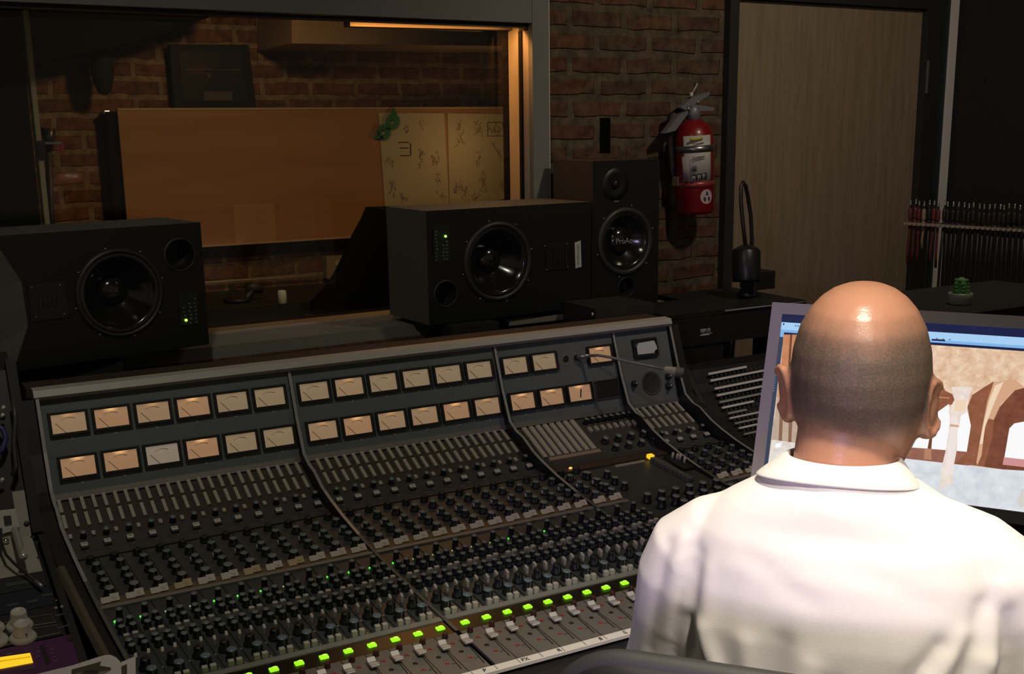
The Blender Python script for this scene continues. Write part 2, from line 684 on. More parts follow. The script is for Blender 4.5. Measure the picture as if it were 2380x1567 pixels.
# deep painted sill board under the window, carrying the loudspeakers
b = MB().use(M_SILL)
wbox(b, -0.3, 1.56, -0.168, 0.155, 1.060, 1.077)
wbox(b, 1.56, 2.14, -0.262, 0.155, 1.060, 1.077)
sill = struct(b.build('window_1_sill'))
b = MB().use(M_GREYP)
wbox(b, -0.3, 1.555, -0.176, -0.165, 1.046, 1.0595)
b.build('apron', sill)
b = MB().use(mat('sill_light_edge', (0.42, 0.36, 0.28), 0.6))
wbox(b, -0.25, 1.797, -0.003, 0.012, 1.0772, 1.083)
b.build('glazing_bead', sill)

# ------------------------------------------------------------------ live room behind the glass
FY = 4.75
b = MB().use(BRF)
b.box((1.3, FY + 0.06, 1.375), (5.0, 0.12, 2.75))
struct(b.build('wall_far'))
b = MB().use(BRF)
b.box((3.35, 4.0, 1.375), (0.1, 1.45, 2.75))
struct(b.build('wall_live_right'))
b = MB().use(M_CEIL)
b.box((1.3, 3.98, 2.70), (4.0, 1.36, 0.08))
struct(b.build('ceiling_live'))
# dropped soffit at the upper right, and the dark sloping drape at the upper left
b = MB().use(mat('soffit_board', (0.30, 0.20, 0.11), 0.8, noise=0.15, nscale=6))
q0, q1, q2, q3 = onY(678, 101, 4.3), onY(1240, 108, 4.3), onY(1240, 30, 4.3), onY(678, 20, 4.3)
b.prism([q0, q1, q2, q3], (0, 0.42, 0))
struct(b.build('trim_4'))
b = MB().use(mat('black_drape', (0.006, 0.0055, 0.005), 0.95, noise=0.3, nscale=20, spec=0.1))
b.prism([onY(40, 158, 4.35), onY(150, 132, 4.35), onY(255, 112, 4.35), onY(370, 80, 4.35), onY(500, 36, 4.35), onY(520, -60, 4.35), onY(40, -60, 4.35)], (0, 0.30, 0))
dr = b.build('ceiling_drape')
tag(dr, 'black drape sagging from the live room ceiling behind the window', 'drape')
# gobo at the left edge: dark panel with pale wooden edge strip and a latch
gb = empty('acoustic_gobo', (0.2, 3.45, 0))
tag(gb, 'tall dark acoustic gobo with pale edge strip at the left of the window', 'acoustic screen')
Yg = 3.45
pa, pb = onY(57, 10, Yg), onY(117, 530, Yg)
xe = (pa.x + pb.x) / 2
b = MB().use(M_FOAM)
b.box((xe - 0.52 - 0.2, 0.02, 1.05), (1.0, 0.05, 2.1))
b.build('panel', gb)
b = MB().use(mat('pale_edge_wood', (0.75, 0.60, 0.40), 0.6))
b.box((xe - 0.2 - 0.006, 0.0, 1.05), (0.013, 0.06, 2.1))
b.build('edge_strip', gb)
b = MB().use(M_BLACKG)
lz = onY(97, 348, Yg).z
b.box((xe - 0.2 - 0.003, -0.035, lz), (0.022, 0.012, 0.05), bevel=0.003)
b.use(M_STEEL).box((xe - 0.2 + 0.028, -0.035, lz + 0.018), (0.045, 0.008, 0.006))
b.build('latch', gb)
# microphone stand right beside it
ms = empty('microphone_stand', tuple(onY(128, 620, 3.75).xy) + (0,))
tag(ms, 'dark microphone stand with clip standing behind the pale gobo edge', 'microphone stand')
q = Vector(ms.location)
b = MB().use(M_BLACK)
pts = [onY(122, 560, 3.75), onY(112, 350, 3.75), onY(112, 298, 3.75)]
b.tube([Vector((pts[0].x, 3.75, 0.03)) - q, pts[0] - q, pts[1] - q], 0.010)
b.build('pole', ms)
b = MB().use(M_BLACKG)
b.tube([pts[1] - q, pts[2] - q], [0.014, 0.022], 12)
b.build('microphone', ms)
b = MB().use(M_BLACKG)
b.lathe([(0.14, 0.0), (0.14, 0.015), (0.03, 0.03)], 20, Matrix.Translation((pts[0].x - q.x, 0, 0)))
b.build('base', ms)
b = MB().use(M_RED)
p0 = onY(145, 345, 3.74)
b.box(p0 - q, (0.008, 0.006, 0.035))
b.tube([p0 - q, pts[1] - q], 0.003)
b.build('red_clip', ms)
# big plywood board standing off the far wall
YB = 4.62
M_PLY = wood_mat('plywood_face', (0.34, 0.165, 0.068), (0.43, 0.23, 0.105), 'X', 1.4, 0.12, 0.6)
tl, tr, br_, bl = onY(273, 257, YB), onY(1197, 252, YB), onY(1197, 528, YB), onY(318, 577, YB)
zt = (tl.z + tr.z) / 2
x0b, x1b, zb = tl.x, tr.x, onY(470, 570, YB).z
b = MB().use(M_PLY)
b.box(((x0b + x1b) / 2, YB + 0.009, (zt + zb) / 2), (x1b - x0b, 0.018, zt - zb))
bo = b.build('plywood_board')
origin_to(bo, ((x0b + x1b) / 2, YB, zb))
tag(bo, 'large orange-brown plywood board fixed to the far brick wall', 'board')
b = MB().use(mat('pale_ply_edge', (0.48, 0.33, 0.19), 0.6))
b.box((0, 0.0065, zt - zb + 0.004), (x1b - x0b, 0.022, 0.008))
b.box((0, 0.0065, -0.004), (x1b - x0b, 0.022, 0.008))
b.build('edge_band', bo)
b = MB().use(mat('shaded_side_black', (0.005, 0.004, 0.003), 0.9, spec=0.1))  # near-black strip paints in the shade on the board's left side
b.box((-(x1b - x0b) / 2 + 0.012 - 0.03, 0.07, (zt - zb) / 2), (0.045, 0.09, zt - zb - 0.01))
b.build('shaded_side', bo)
b = MB().use(mat('lighter_ply_patch', (0.44, 0.25, 0.125), 0.6))
pc = onY(593, 520, YB - 0.001)
b.box(pc - Vector(bo.location), (0.17, 0.001, 0.16))
b.build('worn_patch', bo)
b = MB().use(M_CHROME)
pc = onY(247, 261, 4.66)
b.box(pc, (0.022, 0.03, 0.012), bevel=0.003)
tag(b.build('wall_bracket'), 'small bright metal bracket at the top left corner of the board', 'bracket')
# two pinned sheets of handwritten notes
rs = random.Random(3)
M_SHEET = mat('note_paper', (0.50, 0.45, 0.31), 0.8, noise=0.06, nscale=12)


def notes(pts, label, marks):
    P = [onY(x, y, YB - 0.004) for x, y in pts]
    c = sum(P, Vector()) / 4
    b = MB().use(M_SHEET)
    b.prism([p - c for p in P], (0, 0.0012, 0))
    o = b.build('note_sheet')
    o.location = c
    tag(o, label, 'paper sheet', 'handwritten sheets')
    b = MB().use(mat('faded_ink', (0.27, 0.22, 0.145), 0.8))
    for mx, my, w, h, n in marks:
        for k in range(n):
            x0 = mx + rs.uniform(-w, w)
            y0 = my + rs.uniform(-h, h)
            q = [onY(x0, y0, YB - 0.0046) - c]
            for j in range(3):
                x0 += rs.uniform(-4, 4)
                y0 += rs.uniform(-7, 7)
                q.append(onY(x0, y0, YB - 0.0046) - c)
            b.tube(q, 0.0013, 4)
    b.build('handwriting', o)
    return o


n1 = notes([(880, 262), (1032, 263), (1046, 505), (897, 512)], 'left handwritten cream sheet with the green mask on its corner',
           [(945, 300, 6, 8, 5), (978, 285, 5, 6, 4), (905, 375, 10, 8, 8), (978, 365, 6, 16, 16), (1012, 370, 10, 12, 16), (912, 437, 7, 20, 14), (1018, 415, 3, 14, 9), (940, 465, 9, 5, 8), (1025, 460, 6, 10, 7)])
b = MB().use(M_INK)
cc = Vector(n1.location)
for (xa, ya, xb, yb) in ((925, 331, 950, 331), (929, 344, 950, 344), (931, 362, 952, 362), (954, 333, 955, 362)):
    b.tube([onY(xa, ya, YB - 0.005) - cc, onY(xb, yb, YB - 0.005) - cc], 0.0022, 5)
b.build('drawn_lines', n1)
n2 = notes([(1040, 263), (1180, 265), (1186, 457), (1046, 505)], 'right handwritten cream sheet beside the window jamb',
           [(1069, 310, 5, 26, 22), (1112, 296, 8, 14, 20), (1150, 297, 15, 12, 26), (1112, 370, 4, 20, 12), (1163, 367, 4, 10, 6), (1065, 437, 8, 12, 18), (1082, 447, 6, 7, 9), (1123, 425, 5, 22, 22), (1166, 422, 6, 14, 12), (1105, 455, 6, 8, 8)])
b = MB().use(M_INK)
cc = Vector(n2.location)
for (xa, ya, xb, yb) in ((1132, 285, 1167, 284), (1133, 316, 1172, 316), (1133, 286, 1134, 316), (1168, 284, 1172, 316), (1144, 330, 1154, 350), (1154, 350, 1164, 362)):
    b.tube([onY(xa, ya, YB - 0.005) - cc, onY(xb, yb, YB - 0.005) - cc], 0.0015, 5)
b.build('drawn_lines', n2)
# green carnival mask hung on the sheet's corner
M_GM = mat('green_foil', (0.02, 0.20, 0.07), 0.3, spec=0.8)
b = MB().use(M_GM)
yy = YB - 0.018


def ringpts(cx, cy, rx, ry, rot, n=18):
    o = []
    for k in range(n):
        a = 2 * PI * k / n
        x, y = rx * math.cos(a), ry * math.sin(a)
        o.append(onY(cx + x * math.cos(rot) - y * math.sin(rot), cy + x * math.sin(rot) + y * math.cos(rot), yy))
    return o


for cx, cy in ((914, 283), (893, 307)):
    out = ringpts(cx, cy, 15, 19, 0.3)
    inn = ringpts(cx - 2, cy + 1, 6, 6.5, 0.3)
    for dy in (0, 0.01):
        pass
    vo = [b.v(p) for p in out]
    vi = [b.v(p) for p in inn]
    wo = [b.v(p + Vector((0, 0.012, 0))) for p in out]
    wi = [b.v(p + Vector((0, 0.012, 0))) for p in inn]
    n = len(vo)
    for k in range(n):
        j = (k + 1) % n
        b.face([vo[k], vo[j], vi[j], vi[k]])
        b.face([wo[k], wi[k], wi[j], wo[j]])
        b.face([vo[k], wo[k], wo[j], vo[j]])
        b.face([vi[k], vi[j], wi[j], wi[k]])
b.prism([onY(903, 294, yy), onY(909, 300, yy), onY(902, 306, yy), onY(896, 298, yy)], (0, 0.012, 0))
b.prism([onY(909, 268, yy), onY(916, 250, yy), onY(924, 268, yy)], (0, 0.01, 0))
b.prism([onY(880, 305, yy), onY(870, 322, yy), onY(896, 324, yy)], (0, 0.01, 0))
mk = b.build('carnival_mask')
origin_to(mk, onY(903, 295, YB - 0.006))
tag(mk, 'shiny green carnival eye mask pinned over the sheet corner', 'mask')
# framed dark picture leaning above the board
YF = 4.66
P = [onY(393, 103, YF), onY(578, 104, YF), onY(596, 252, YF), onY(407, 253, YF)]
c = (P[2] + P[3]) / 2
fr = empty('picture_frame', c)
tag(fr, 'black framed dark picture above the plywood board', 'framed picture')
b = MB().use(mat('frame_black', (0.007, 0.007, 0.006), 0.6, spec=0.2))
b.prism([p - c for p in P], (0, 0.03, 0))
b.build('frame', fr)
cen = sum(P, Vector()) / 4
inner = [cen + (p - cen) * 0.78 for p in P]
b = MB().use(mat('dark_print', (0.012, 0.014, 0.011), 0.5, spec=0.2))
b.prism([p - c + Vector((0, -0.003, 0)) for p in inner], (0, 0.002, 0))
pr = b.build('print', fr)
b = MB().use(mat('print_figure', (0.045, 0.014, 0.009), 0.7))
for poly in (([430, 160], [470, 145], [490, 162], [480, 175], [440, 172]), ([476, 165], [484, 163], [492, 178], [482, 180])):
    b.prism([onY(x, y, YF - 0.0045) - c for x, y in poly], (0, 0.001, 0))
b.use(mat('print_light', (0.075, 0.066, 0.05), 0.7))
for poly in (([430, 161], [560, 161], [560, 163], [430, 163]), ([474, 213], [540, 213], [540, 233], [474, 233]), ([478, 168], [484, 168], [490, 180], [486, 182])):
    b.prism([onY(x, y, YF - 0.005) - c for x, y in poly], (0, 0.001, 0))
b.build('artwork', pr)
# dark hanging cluster
b = MB().use(mat('dark_tassel', (0.007, 0.006, 0.005), 0.9, noise=0.4, nscale=90, bump=0.5))
pts = [onY(233, 108, 4.55), onY(236, 130, 4.55), onY(238, 160, 4.55), onY(240, 190, 4.55), onY(243, 212, 4.55), onY(245, 221, 4.55)]
b.tube(pts, [0.024, 0.036, 0.042, 0.036, 0.025, 0.008], 12)
hc = b.build('hanging_bundle')
origin_to(hc, pts[0])
tag(hc, 'dark bundle hanging under the drape beside the black picture', 'hanging bundle')
# outlet box and conduit on the far wall
p = onY(776, 620, 4.70)
b = MB().use(mat('grey_box', (0.26, 0.22, 0.13), 0.6))
b.box((0, 0, 0), (0.085, 0.055, 0.098), bevel=0.006)
ob = b.build('outlet_box')
ob.location = p
tag(ob, 'grey wall outlet box with two sockets below the board', 'power outlet')
b = MB().use(mat('ivory_socket', (0.42, 0.38, 0.27), 0.5))
for dz in (0.018, -0.018):
    b.lathe([(0.014, 0), (0.014, 0.004)], 16, Matrix.Translation((0.008, -0.028, dz)) @ Matrix.Rotation(PI / 2, 4, 'X'))
b.build('sockets', ob)
b = MB().use(mat('conduit', (0.40, 0.34, 0.24), 0.45))
b.tube([onY(380, 668, 4.715), onY(480, 657, 4.715), onY(750, 639, 4.715)], 0.0045)
cd = b.build('conduit_pipe')
origin_to(cd, onY(480, 657, 4.715))
tag(cd, 'thin pale conduit running along the brick to the outlet box', 'pipe')
# low dark cabinet along the far side, with small things on it
b = MB().use(mat('dark_cabinet', (0.014, 0.012, 0.010), 0.8))
zc = onY(680, 706, 4.0).z
b.box((1.35, 4.24, zc / 2), (3.6, 0.48, zc))
cb = b.build('low_cabinet')
origin_to(cb, (1.35, 4.24, 0))
tag(cb, 'long low dark cabinet below the window in the live room', 'cabinet')
b = MB().use(M_WHITE)
p = onZ(663, 709, zc)
b.lathe([(0.013, 0), (0.016, 0.004), (0.016, 0.045), (0.012, 0.05)], 16)
o = b.build('paper_cup')
o.location = (p.x, p.y + 0.03, zc)
tag(o, 'small white cup on the dark cabinet', 'cup')
b = MB().use(mat('clear_bottle', (0.30, 0.28, 0.22), 0.3))
b.lathe([(0.007, 0), (0.008, 0.012), (0.003, 0.02), (0.003, 0.03)], 12)
o = b.build('small_bottle')
o.location = (onZ(768, 712, zc).x, onZ(768, 712, zc).y + 0.03, zc)
tag(o, 'tiny pale bottle on the dark cabinet below the outlet box', 'bottle')
cl = empty('desk_microphone', (onZ(575, 712, zc).x, 4.16, zc + 0.001))
tag(cl, 'black desk microphone on short stand with drooping cable, on the dark cabinet', 'microphone')
q = Vector(cl.location)
b = MB().use(M_BLACK)
b.lathe([(0.05, 0), (0.05, 0.012), (0.012, 0.018)], 18)
b.build('base', cl)
b = MB().use(M_BLACK)
b.tube([Vector((0, 0, 0.012)), onY(572, 700, 4.16) - q, onY(585, 672, 4.16) - q], [0.012, 0.014, 0.018])
b.build('stem', cl)
b = MB().use(M_BLACK)
b.tube([onY(572, 668, 4.16) - q, onY(592, 668, 4.16) - q, onY(610, 676, 4.16) - q], [0.018, 0.022, 0.012], 12)
b.build('head', cl)
b = MB().use(M_BLACK)
b.tube([onY(572, 668, 4.16) - q, onY(550, 664, 4.16) - q, onY(535, 675, 4.16) - q, onY(530, 700, 4.16) - q, onY(529, 722, 4.16) - q], 0.005)
b.build('cable', cl)
# black cover over something tall on the right
b = MB().use(mat('black_cover', (0.005, 0.004, 0.003), 0.95, noise=0.3, nscale=15, spec=0.1))
b.prism([onY(915, 490, 3.62), onY(902, 520, 3.62), onY(880, 560, 3.62), onY(862, 600, 3.62), onY(838, 650, 3.62), onY(812, 690, 3.62), onY(780, 722, 3.62), onY(770, 800, 3.62), onY(1240, 800, 3.62), onY(1240, 480, 3.62)], (0, 0.25, 0))
o = b.build('covered_amplifier')
origin_to(o, (1.75, 3.7, 0.9))
o.data.transform(Matrix.Translation((0, 0, 0)))
tag(o, 'slanting black covered amplifier behind the right large speaker', 'covered amplifier')
b = MB().use(M_BLACK)
b.box((1.75, 3.745, 0.49), (0.9, 0.24, 0.98))
o2 = b.build('stand', o)
o2.matrix_parent_inverse = Matrix.Translation((-1.75, -3.7, -0.9))
# ------------------------------------------------------------------ the mixing console
CP, CX0, CG = 0.0445, 0.2699, 0.00604
PROF = [(2.512, 1.075), (2.447, 0.868), (2.308, 0.804), (2.021, 0.761), (1.759, 0.728), (1.585, 0.706)]
BAY = [(0, 12), (12, 12), (24, 8), (32, 4)]


def bay_x(b):
    s, n = BAY[b]
    return CX0 + s * CP + CG * b, CX0 + (s + n) * CP + CG * b


def chx(ch, u=0.5):
    b = 0 if ch < 12 else 1 if ch < 24 else 2 if ch < 32 else 3
    return CX0 + (ch + u) * CP + CG * b


def skew(y):
    return max(0.0, (2.33 - y)) * 0.0622


def surf(y):
    for (y0, z0), (y1, z1) in zip(PROF[:-1], PROF[1:]):
        if y >= y1 or (y1, z1) == PROF[-1]:
            t = (y0 - y) / (y0 - y1)
            n = Vector((0, z1 - z0, y0 - y1)).normalized()
            if n.z < 0:
                n = -n
            return z0 + (z1 - z0) * t, n


def SP(x, y, h=0.0):
    z, n = surf(y)
    return Vector((x + skew(y), y, z)) + n * h


def SF(x, y, h=0.0):
    """frame on the console face: local x along the desk, y up the slope, z out of the panel"""
    z, n = surf(y)
    return frame(Vector((x + skew(y), y, z)) + n * h, Vector((1, 0, 0)), n.cross(Vector((1, 0, 0))), n)


con = empty('mixing_console', (1.08, 2.1, 0))
tag(con, 'large curved mixing console with rows of lit meters, knobs and faders', 'mixing console')
CI = Matrix.Translation(-Vector(con.location))


def cpart(name, me, mtx=None, parent=None):
    o = link(name, me)
    o.parent = parent or con
    if parent is None:
        o.matrix_local = CI @ (mtx if mtx is not None else Matrix.Identity(4))
    else:
        o.matrix_local = mtx if mtx is not None else Matrix.Identity(4)
    return o


XA, XB = bay_x(0)[0], bay_x(3)[1]


def strip(mb, x0, x1, y0, y1, h0, h1=None, sub=6):
    """a slab lying on the console face between two y lines"""
    h1 = h0 if h1 is None else h1
    ys = [y0]
    for (yy, _) in PROF:
        if min(y0, y1) + 1e-4 < yy < max(y0, y1) - 1e-4:
            ys.append(yy)
    ys.append(y1)
    ys = sorted(set(ys), reverse=True)
    for a, bb in zip(ys[:-1], ys[1:]):
        za, na = surf((a + bb) / 2)
        pts = []
        for yy in (bb, a):
            z, _ = surf(yy)
            for x in ((x0, x1) if yy == bb else (x1, x0)):
                pts.append(Vector((x + skew(yy), yy, z)))
        lo = [p + na * -0.004 for p in pts]
        hi = [p + na * h0 for p in pts]
        mb.hexa(lo + hi)
    return mb


# carcass under the panels
b = MB().use(M_BLACK)
back = [(2.60, 1.085), (2.60, 0.55), (1.55, 0.55), (1.40, 0.66)]
prof = [(y, z - 0.012) for y, z in PROF] + [(1.42, 0.700), (1.40, 0.66), (1.62, 0.52), (2.60, 0.52), (2.60, 1.06)]
b.prism([Vector((XA - 0.002, y, z)) for y, z in prof], (XB - XA + 0.004, 0, 0))
b.box(((XA + XB) / 2, 2.25, 0.26), (XB - XA - 0.2, 0.5, 0.52))
cpart('carcass', b.mesh('carcass'))
# front arm rest
b = MB().use(mat('black_leatherette', (0.016, 0.014, 0.012), 0.5, bump=0.2, nscale=150))
rng = []
for x in (XA - 0.01, XB + 0.06):
    rng.append([Vector((x, 1.50 + 0.085 * math.cos(a), 0.668 + 0.034 * math.sin(a))) for a in [2 * PI * k / 20 for k in range(20)]])
b.loft(rng)
cpart('arm_rest', b.mesh('arm_rest'))
# rails
RY = [2.512, 2.50, 2.475, 2.45, 2.42, 2.38, 2.33, 2.28, 2.22, 2.14, 2.05, 1.95, 1.85, 1.792, 1.76, 1.733]
RH = [0.006, 0.008, 0.014, 0.027, 0.032, 0.036, 0.034, 0.029, 0.019, 0.011, 0.006, 0.004, 0.003, 0.003, 0.003, 0.003]


def rail_line(extra=0.0):
    out = []
    for y, h in zip(RY, RH):
        z, n = surf(y)
        if abs(y - 2.447) < 0.05:
            n = Vector((0, -0.75, 0.66)).normalized()
        out.append((y, z, n, h + extra))
    return out


M_SEAM = mat('seam_grey', (0.115, 0.112, 0.10), 0.5)


def rail(name, x, w, extra=0.0, top=M_RAIL):
    b = MB()
    L_ = rail_line(extra)
    secs = []
    for y, z, n, h in L_:
        xx = x + skew(y)
        p = Vector((xx, y, z))
        secs.append((p + Vector((-w / 2, 0, 0)) - n * 0.02, p + Vector((-w / 2, 0, 0)) + n * h, p + Vector((w / 2, 0, 0)) + n * h, p + Vector((w / 2, 0, 0)) - n * 0.02))
    V = [[b.v(p) for p in s] for s in secs]
    for (s, t), yk in zip(zip(V[:-1], V[1:]), RY):
        b.use(M_BLACK).face([s[0], s[1], t[1], t[0]])
        b.use(top if yk > 2.16 else M_SEAM).face([s[1], s[2], t[2], t[1]])
        b.use(M_BLACK).face([s[2], s[3], t[3], t[2]])
    b.use(M_BLACK).face(V[0])
    b.face(list(reversed(V[-1])))
    return cpart(name, b.mesh(name))


for i in range(1, 4):
    rail('divider_rail', bay_x(i)[0] - CG / 2, 0.0072)
rail('end_rail', XA - 0.006, 0.007, 0.012)
rail('end_rail', XB + 0.006, 0.007, 0.004)
for x, ex in ((XA - 0.026, 0.010), (XB + 0.024, 0.0)):
    b = MB().use(M_BLACK)
    L_ = rail_line(ex)
    up = [Vector((x + skew(y), y, z)) + n * (h - 0.002) for y, z, n, h in L_]
    poly = up + [Vector((x + 0.05, 1.42, 0.69)), Vector((x + 0.05, 1.44, 0.0)), Vector((x, 2.62, 0.0)), Vector((x, 2.62, 1.05))]
    V0 = [b.v(p + Vector((-0.014, 0, 0))) for p in poly]
    V1 = [b.v(p + Vector((0.014, 0, 0))) for p in poly]
    b.face(V0)
    b.face(list(reversed(V1)))
    n = len(V0)
    for k in range(n):
        b.face([V0[k], V0[(k + 1) % n], V1[(k + 1) % n], V1[k]])
    cpart('end_panel', b.mesh('end_panel'))
b = MB().use(mat('worn_wood_edge', (0.085, 0.068, 0.045), 0.6, noise=0.2, nscale=20))
b.tube([(0.214, 1.95, 0.902), (0.226, 1.76, 0.868), (0.240, 1.60, 0.834)], 0.009, 6, False)
cpart('worn_edge_strip', b.mesh('worn_edge_strip'))
# top cap rail: pale front lip with a dark wooden board behind
b = MB().use(M_CAPRAIL)
b.prism([Vector((XA - 0.012, 2.500, 1.075)), Vector((XA - 0.012, 2.494, 1.083)), Vector((XA - 0.012, 2.500, 1.0965)), Vector((XA - 0.012, 2.530, 1.098)), Vector((XA - 0.012, 2.530, 1.075))], (XB - XA + 0.02, 0, 0))
cpart('cap_rail', b.mesh('cap_rail'))
b = MB().use(mat('dark_wood_top', (0.045, 0.032, 0.022), 0.6, noise=0.2, nscale=12))
b.box(((XA + XB) / 2 - 0.012, 2.568, 1.086), (XB - XA + 0.02, 0.075, 0.02))
cpart('top_board', b.mesh('top_board'))
# panels
for i in range(4):
    a, e = bay_x(i)
    b = strip(MB().use(M_PANEL), a, e, 2.512, 2.4495, 0.0)
    cpart('meter_panel', b.mesh('meter_panel'))
    b = strip(MB().use(M_ALU), a, e, 2.4515, 2.4475, 0.003)
    cpart('seam_strip', b.mesh('seam_strip'))
    b = strip(MB().use(M_PANELB), a, e, 2.445, 2.335, 0.0)
    cpart('routing_panel', b.mesh('routing_panel'))
    b = strip(MB().use(M_PANEL2), a, e, 2.335, 2.268, 0.001)
    cpart('select_panel', b.mesh('select_panel'))
for x0, x1 in ((bay_x(0)[0], bay_x(0)[1]), (bay_x(1)[0], chx(25, 1.0)), (bay_x(3)[0], bay_x(3)[1])):
    b = strip(MB().use(M_PANEL2), x0, x1, 2.262, 2.10, 0.0)
    cpart('send_panel', b.mesh('send_panel'))
    b = strip(MB().use(mat('label_rest', (0.15, 0.11, 0.06), 0.6)), x0, x1, 2.10, 2.076, 0.002)
    cpart('label_ledge', b.mesh('label_ledge'))
    b = strip(MB().use(mat('grey_ledge', (0.23, 0.22, 0.19), 0.5)), x0, x1, 2.074, 2.064, 0.004)
    cpart('ledge_strip', b.mesh('ledge_strip'))
    b = strip(MB().use(M_EQ), x0, x1, 2.063, 1.791, 0.0)
    cpart('filter_panel', b.mesh('filter_panel'))
x0, x1 = chx(26, 0.0), bay_x(2)[1]
b = strip(MB().use(mat('blank_plate', (0.052, 0.058, 0.056), 0.45)), x0, x1, 2.262, 1.791, 0.0)
cpart('blank_plate', b.mesh('blank_plate'))
for (x0, x1) in ((bay_x(0)[0], bay_x(0)[1] - 0.002), (bay_x(1)[0] + 0.002, XB)):
    b = strip(MB().use(mat('grey_front_strip', (0.26, 0.26, 0.23), 0.45)), x0, x1, 1.790, 1.776, 0.002)
    cpart('front_strip', b.mesh('front_strip'))
    b = strip(MB().use(mat('lamp_strip_black', (0.012, 0.010, 0.006), 0.3)), x0, x1, 1.774, 1.733, 0.0)
    cpart('lamp_strip', b.mesh('lamp_strip'))
    b = strip(MB().use(M_FADER), x0, x1, 1.731, 1.592, 0.001)
    cpart('fader_panel', b.mesh('fader_panel'))
# module joints on the panels: thin dark lines per channel
b = MB().use(M_BLACK)
for ch in list(range(0, 26)) + [32, 33, 34, 35]:
    if ch in (0, 12, 24, 32):
        continue
    for ya, yb in ((2.262, 2.10), (2.063, 1.792), (1.731, 1.607)):
        strip(b, chx(ch, 0) - 0.0006, chx(ch, 0) + 0.0006, ya, yb, 0.0016)
o = cpart('module_gap_line', b.mesh('module_gap_line'))
o['kind'] = 'stuff'


def vis(P, mx=90, my=60):
    x, y = pix(P)
    return -mx < x < W + 40 and y < H + my and not (x > 1640 and y > 1210) and not (x > 1800 and y > 900)


def scatter(name, me, mats, limit=100):
    """parts one by one, nearest first; what is past the limit is one part that nobody could count"""
    mats = sorted(mats, key=lambda M: (M.translation - EYE).length)
    for M in mats[:limit]:
        cpart(name, me, M)
    if len(mats) > limit:
        bm = bmesh.new()
        for M in mats[limit:]:
            t = me.copy()
            t.transform(M)
            bm.from_mesh(t)
        m2 = bpy.data.meshes.new(name + '_mass')
        bm.to_mesh(m2)
        bm.free()
        for q in me.materials:
            m2.materials.append(q)
        o = cpart(name, m2)
        o['kind'] = 'stuff'


def knob_mesh(name, r, h, top, skirt=1.12, n=18, pointer=True, flare=0.0):
    b = MB().use(M_KNOB)
    b.lathe([(r * skirt, 0), (r * skirt, h * 0.22), (r * 0.98, h * 0.3), (r * 0.9, h * 0.94)], n, cap1=False)
    b.use(top)
    b.lathe([(r * 0.9, h * 0.94), (r * 0.84, h), (0.0005, h)], n, cap0=False)
    if pointer:
        b.use(M_KTOP).box((0, -r * 0.99, h * 0.52), (r * 0.16, r * 0.10, h * 0.8))
    return b.mesh(name)


# VU meters
FW_, FH_ = 0.080, 0.0515
b = MB().use(M_BLACK)
for cx, cy, sx, sy in ((0, FH_ / 2 - 0.003, FW_, 0.006), (0, -FH_ / 2 + 0.003, FW_, 0.006), (-FW_ / 2 + 0.003, 0, 0.006, FH_ - 0.012), (FW_ / 2 - 0.003, 0, 0.006, FH_ - 0.012)):
    b.box((cx, cy, 0.004), (sx, sy, 0.008), bevel=0.0012)
VUF = b.mesh('vu_meter')
b = MB().use(D_DIM)
b.poly([(-0.034, -0.0198, 0), (0.034, -0.0198, 0), (0.034, 0.0198, 0), (-0.034, 0.0198, 0)])
DIALS = {}
base = b.mesh('dial')
for k, dm in (('l', D_LIT), ('m', D_MILD), ('d', D_DIM), ('p', D_PALE)):
    q = base.copy()
    q.materials.clear()
    q.materials.append(dm)
    DIALS[k] = q
b = MB().use(mat('scale_ink', (0.10, 0.07, 0.05), 0.7))
for a0, a1, w in ((122, 98, 0.0004), (96, 62, 0.0007)):
    pts = [Vector((0.030 * math.cos(math.radians(a)) * 0.95, -0.020 + 0.032 * math.sin(math.radians(a)), 0.0)) for a in [a0 + (a1 - a0) * k / 8 for k in range(9)]]
    b.tube(pts, w, 4)
SCALE = b.mesh('scale')
b = MB().use(M_INK)
b.tube([(-0.008, -0.0195, 0), (-0.026, 0.002, 0)], 0.0006, 4)
NEEDLE = b.mesh('needle')
b = MB().use(M_INK)
b.poly([(0.003, 0.010, 0), (-0.002, -0.012, 0), (0.0015, -0.012, 0), (0.007, 0.010, 0)])
NEEDLE2 = b.mesh('needle')
b = MB().use(mat('label_grey', (0.26, 0.27, 0.27), 0.6))
b.box((0, 0, 0.0006), (0.004, 0.0055, 0.0012))
MLAB = b.mesh('meter_label')
MSP = CP * 2 * 0.975
TOPR = ['m', 'l', 'm', 'l', 'd', 'd', 'd', 'm', 'd', 'd', 'd', 'd']
LOWR = ['l', 'l', 'p', 'l', 'd', 'd', 'm', 'l', 'm', 'm', 'l', 'm']
METERS = []
for bay in (0, 1):
    a, e = bay_x(bay)
    mid = (a + e) / 2
    for k in range(6):
        METERS.append((mid + (k - 2.5) * MSP, 2.495, TOPR[bay * 6 + k], 0))
        METERS.append((mid + (k - 2.5) * MSP + 0.0065, 2.467, LOWR[bay * 6 + k], 0))
a, e = bay_x(2)
mid = (a + e) / 2
for k, kk in ((0, 'd'), (1, 'd'), (3, 'l')):
    METERS.append((mid + (k - 1.5) * MSP, 2.495, kk, 0))
for k, kk in ((0, 'l'), (1, 'l'), (2, 'l')):
    METERS.append((mid + (k - 1.5) * MSP + 0.005, 2.467, kk, 1 if k == 2 else 0))
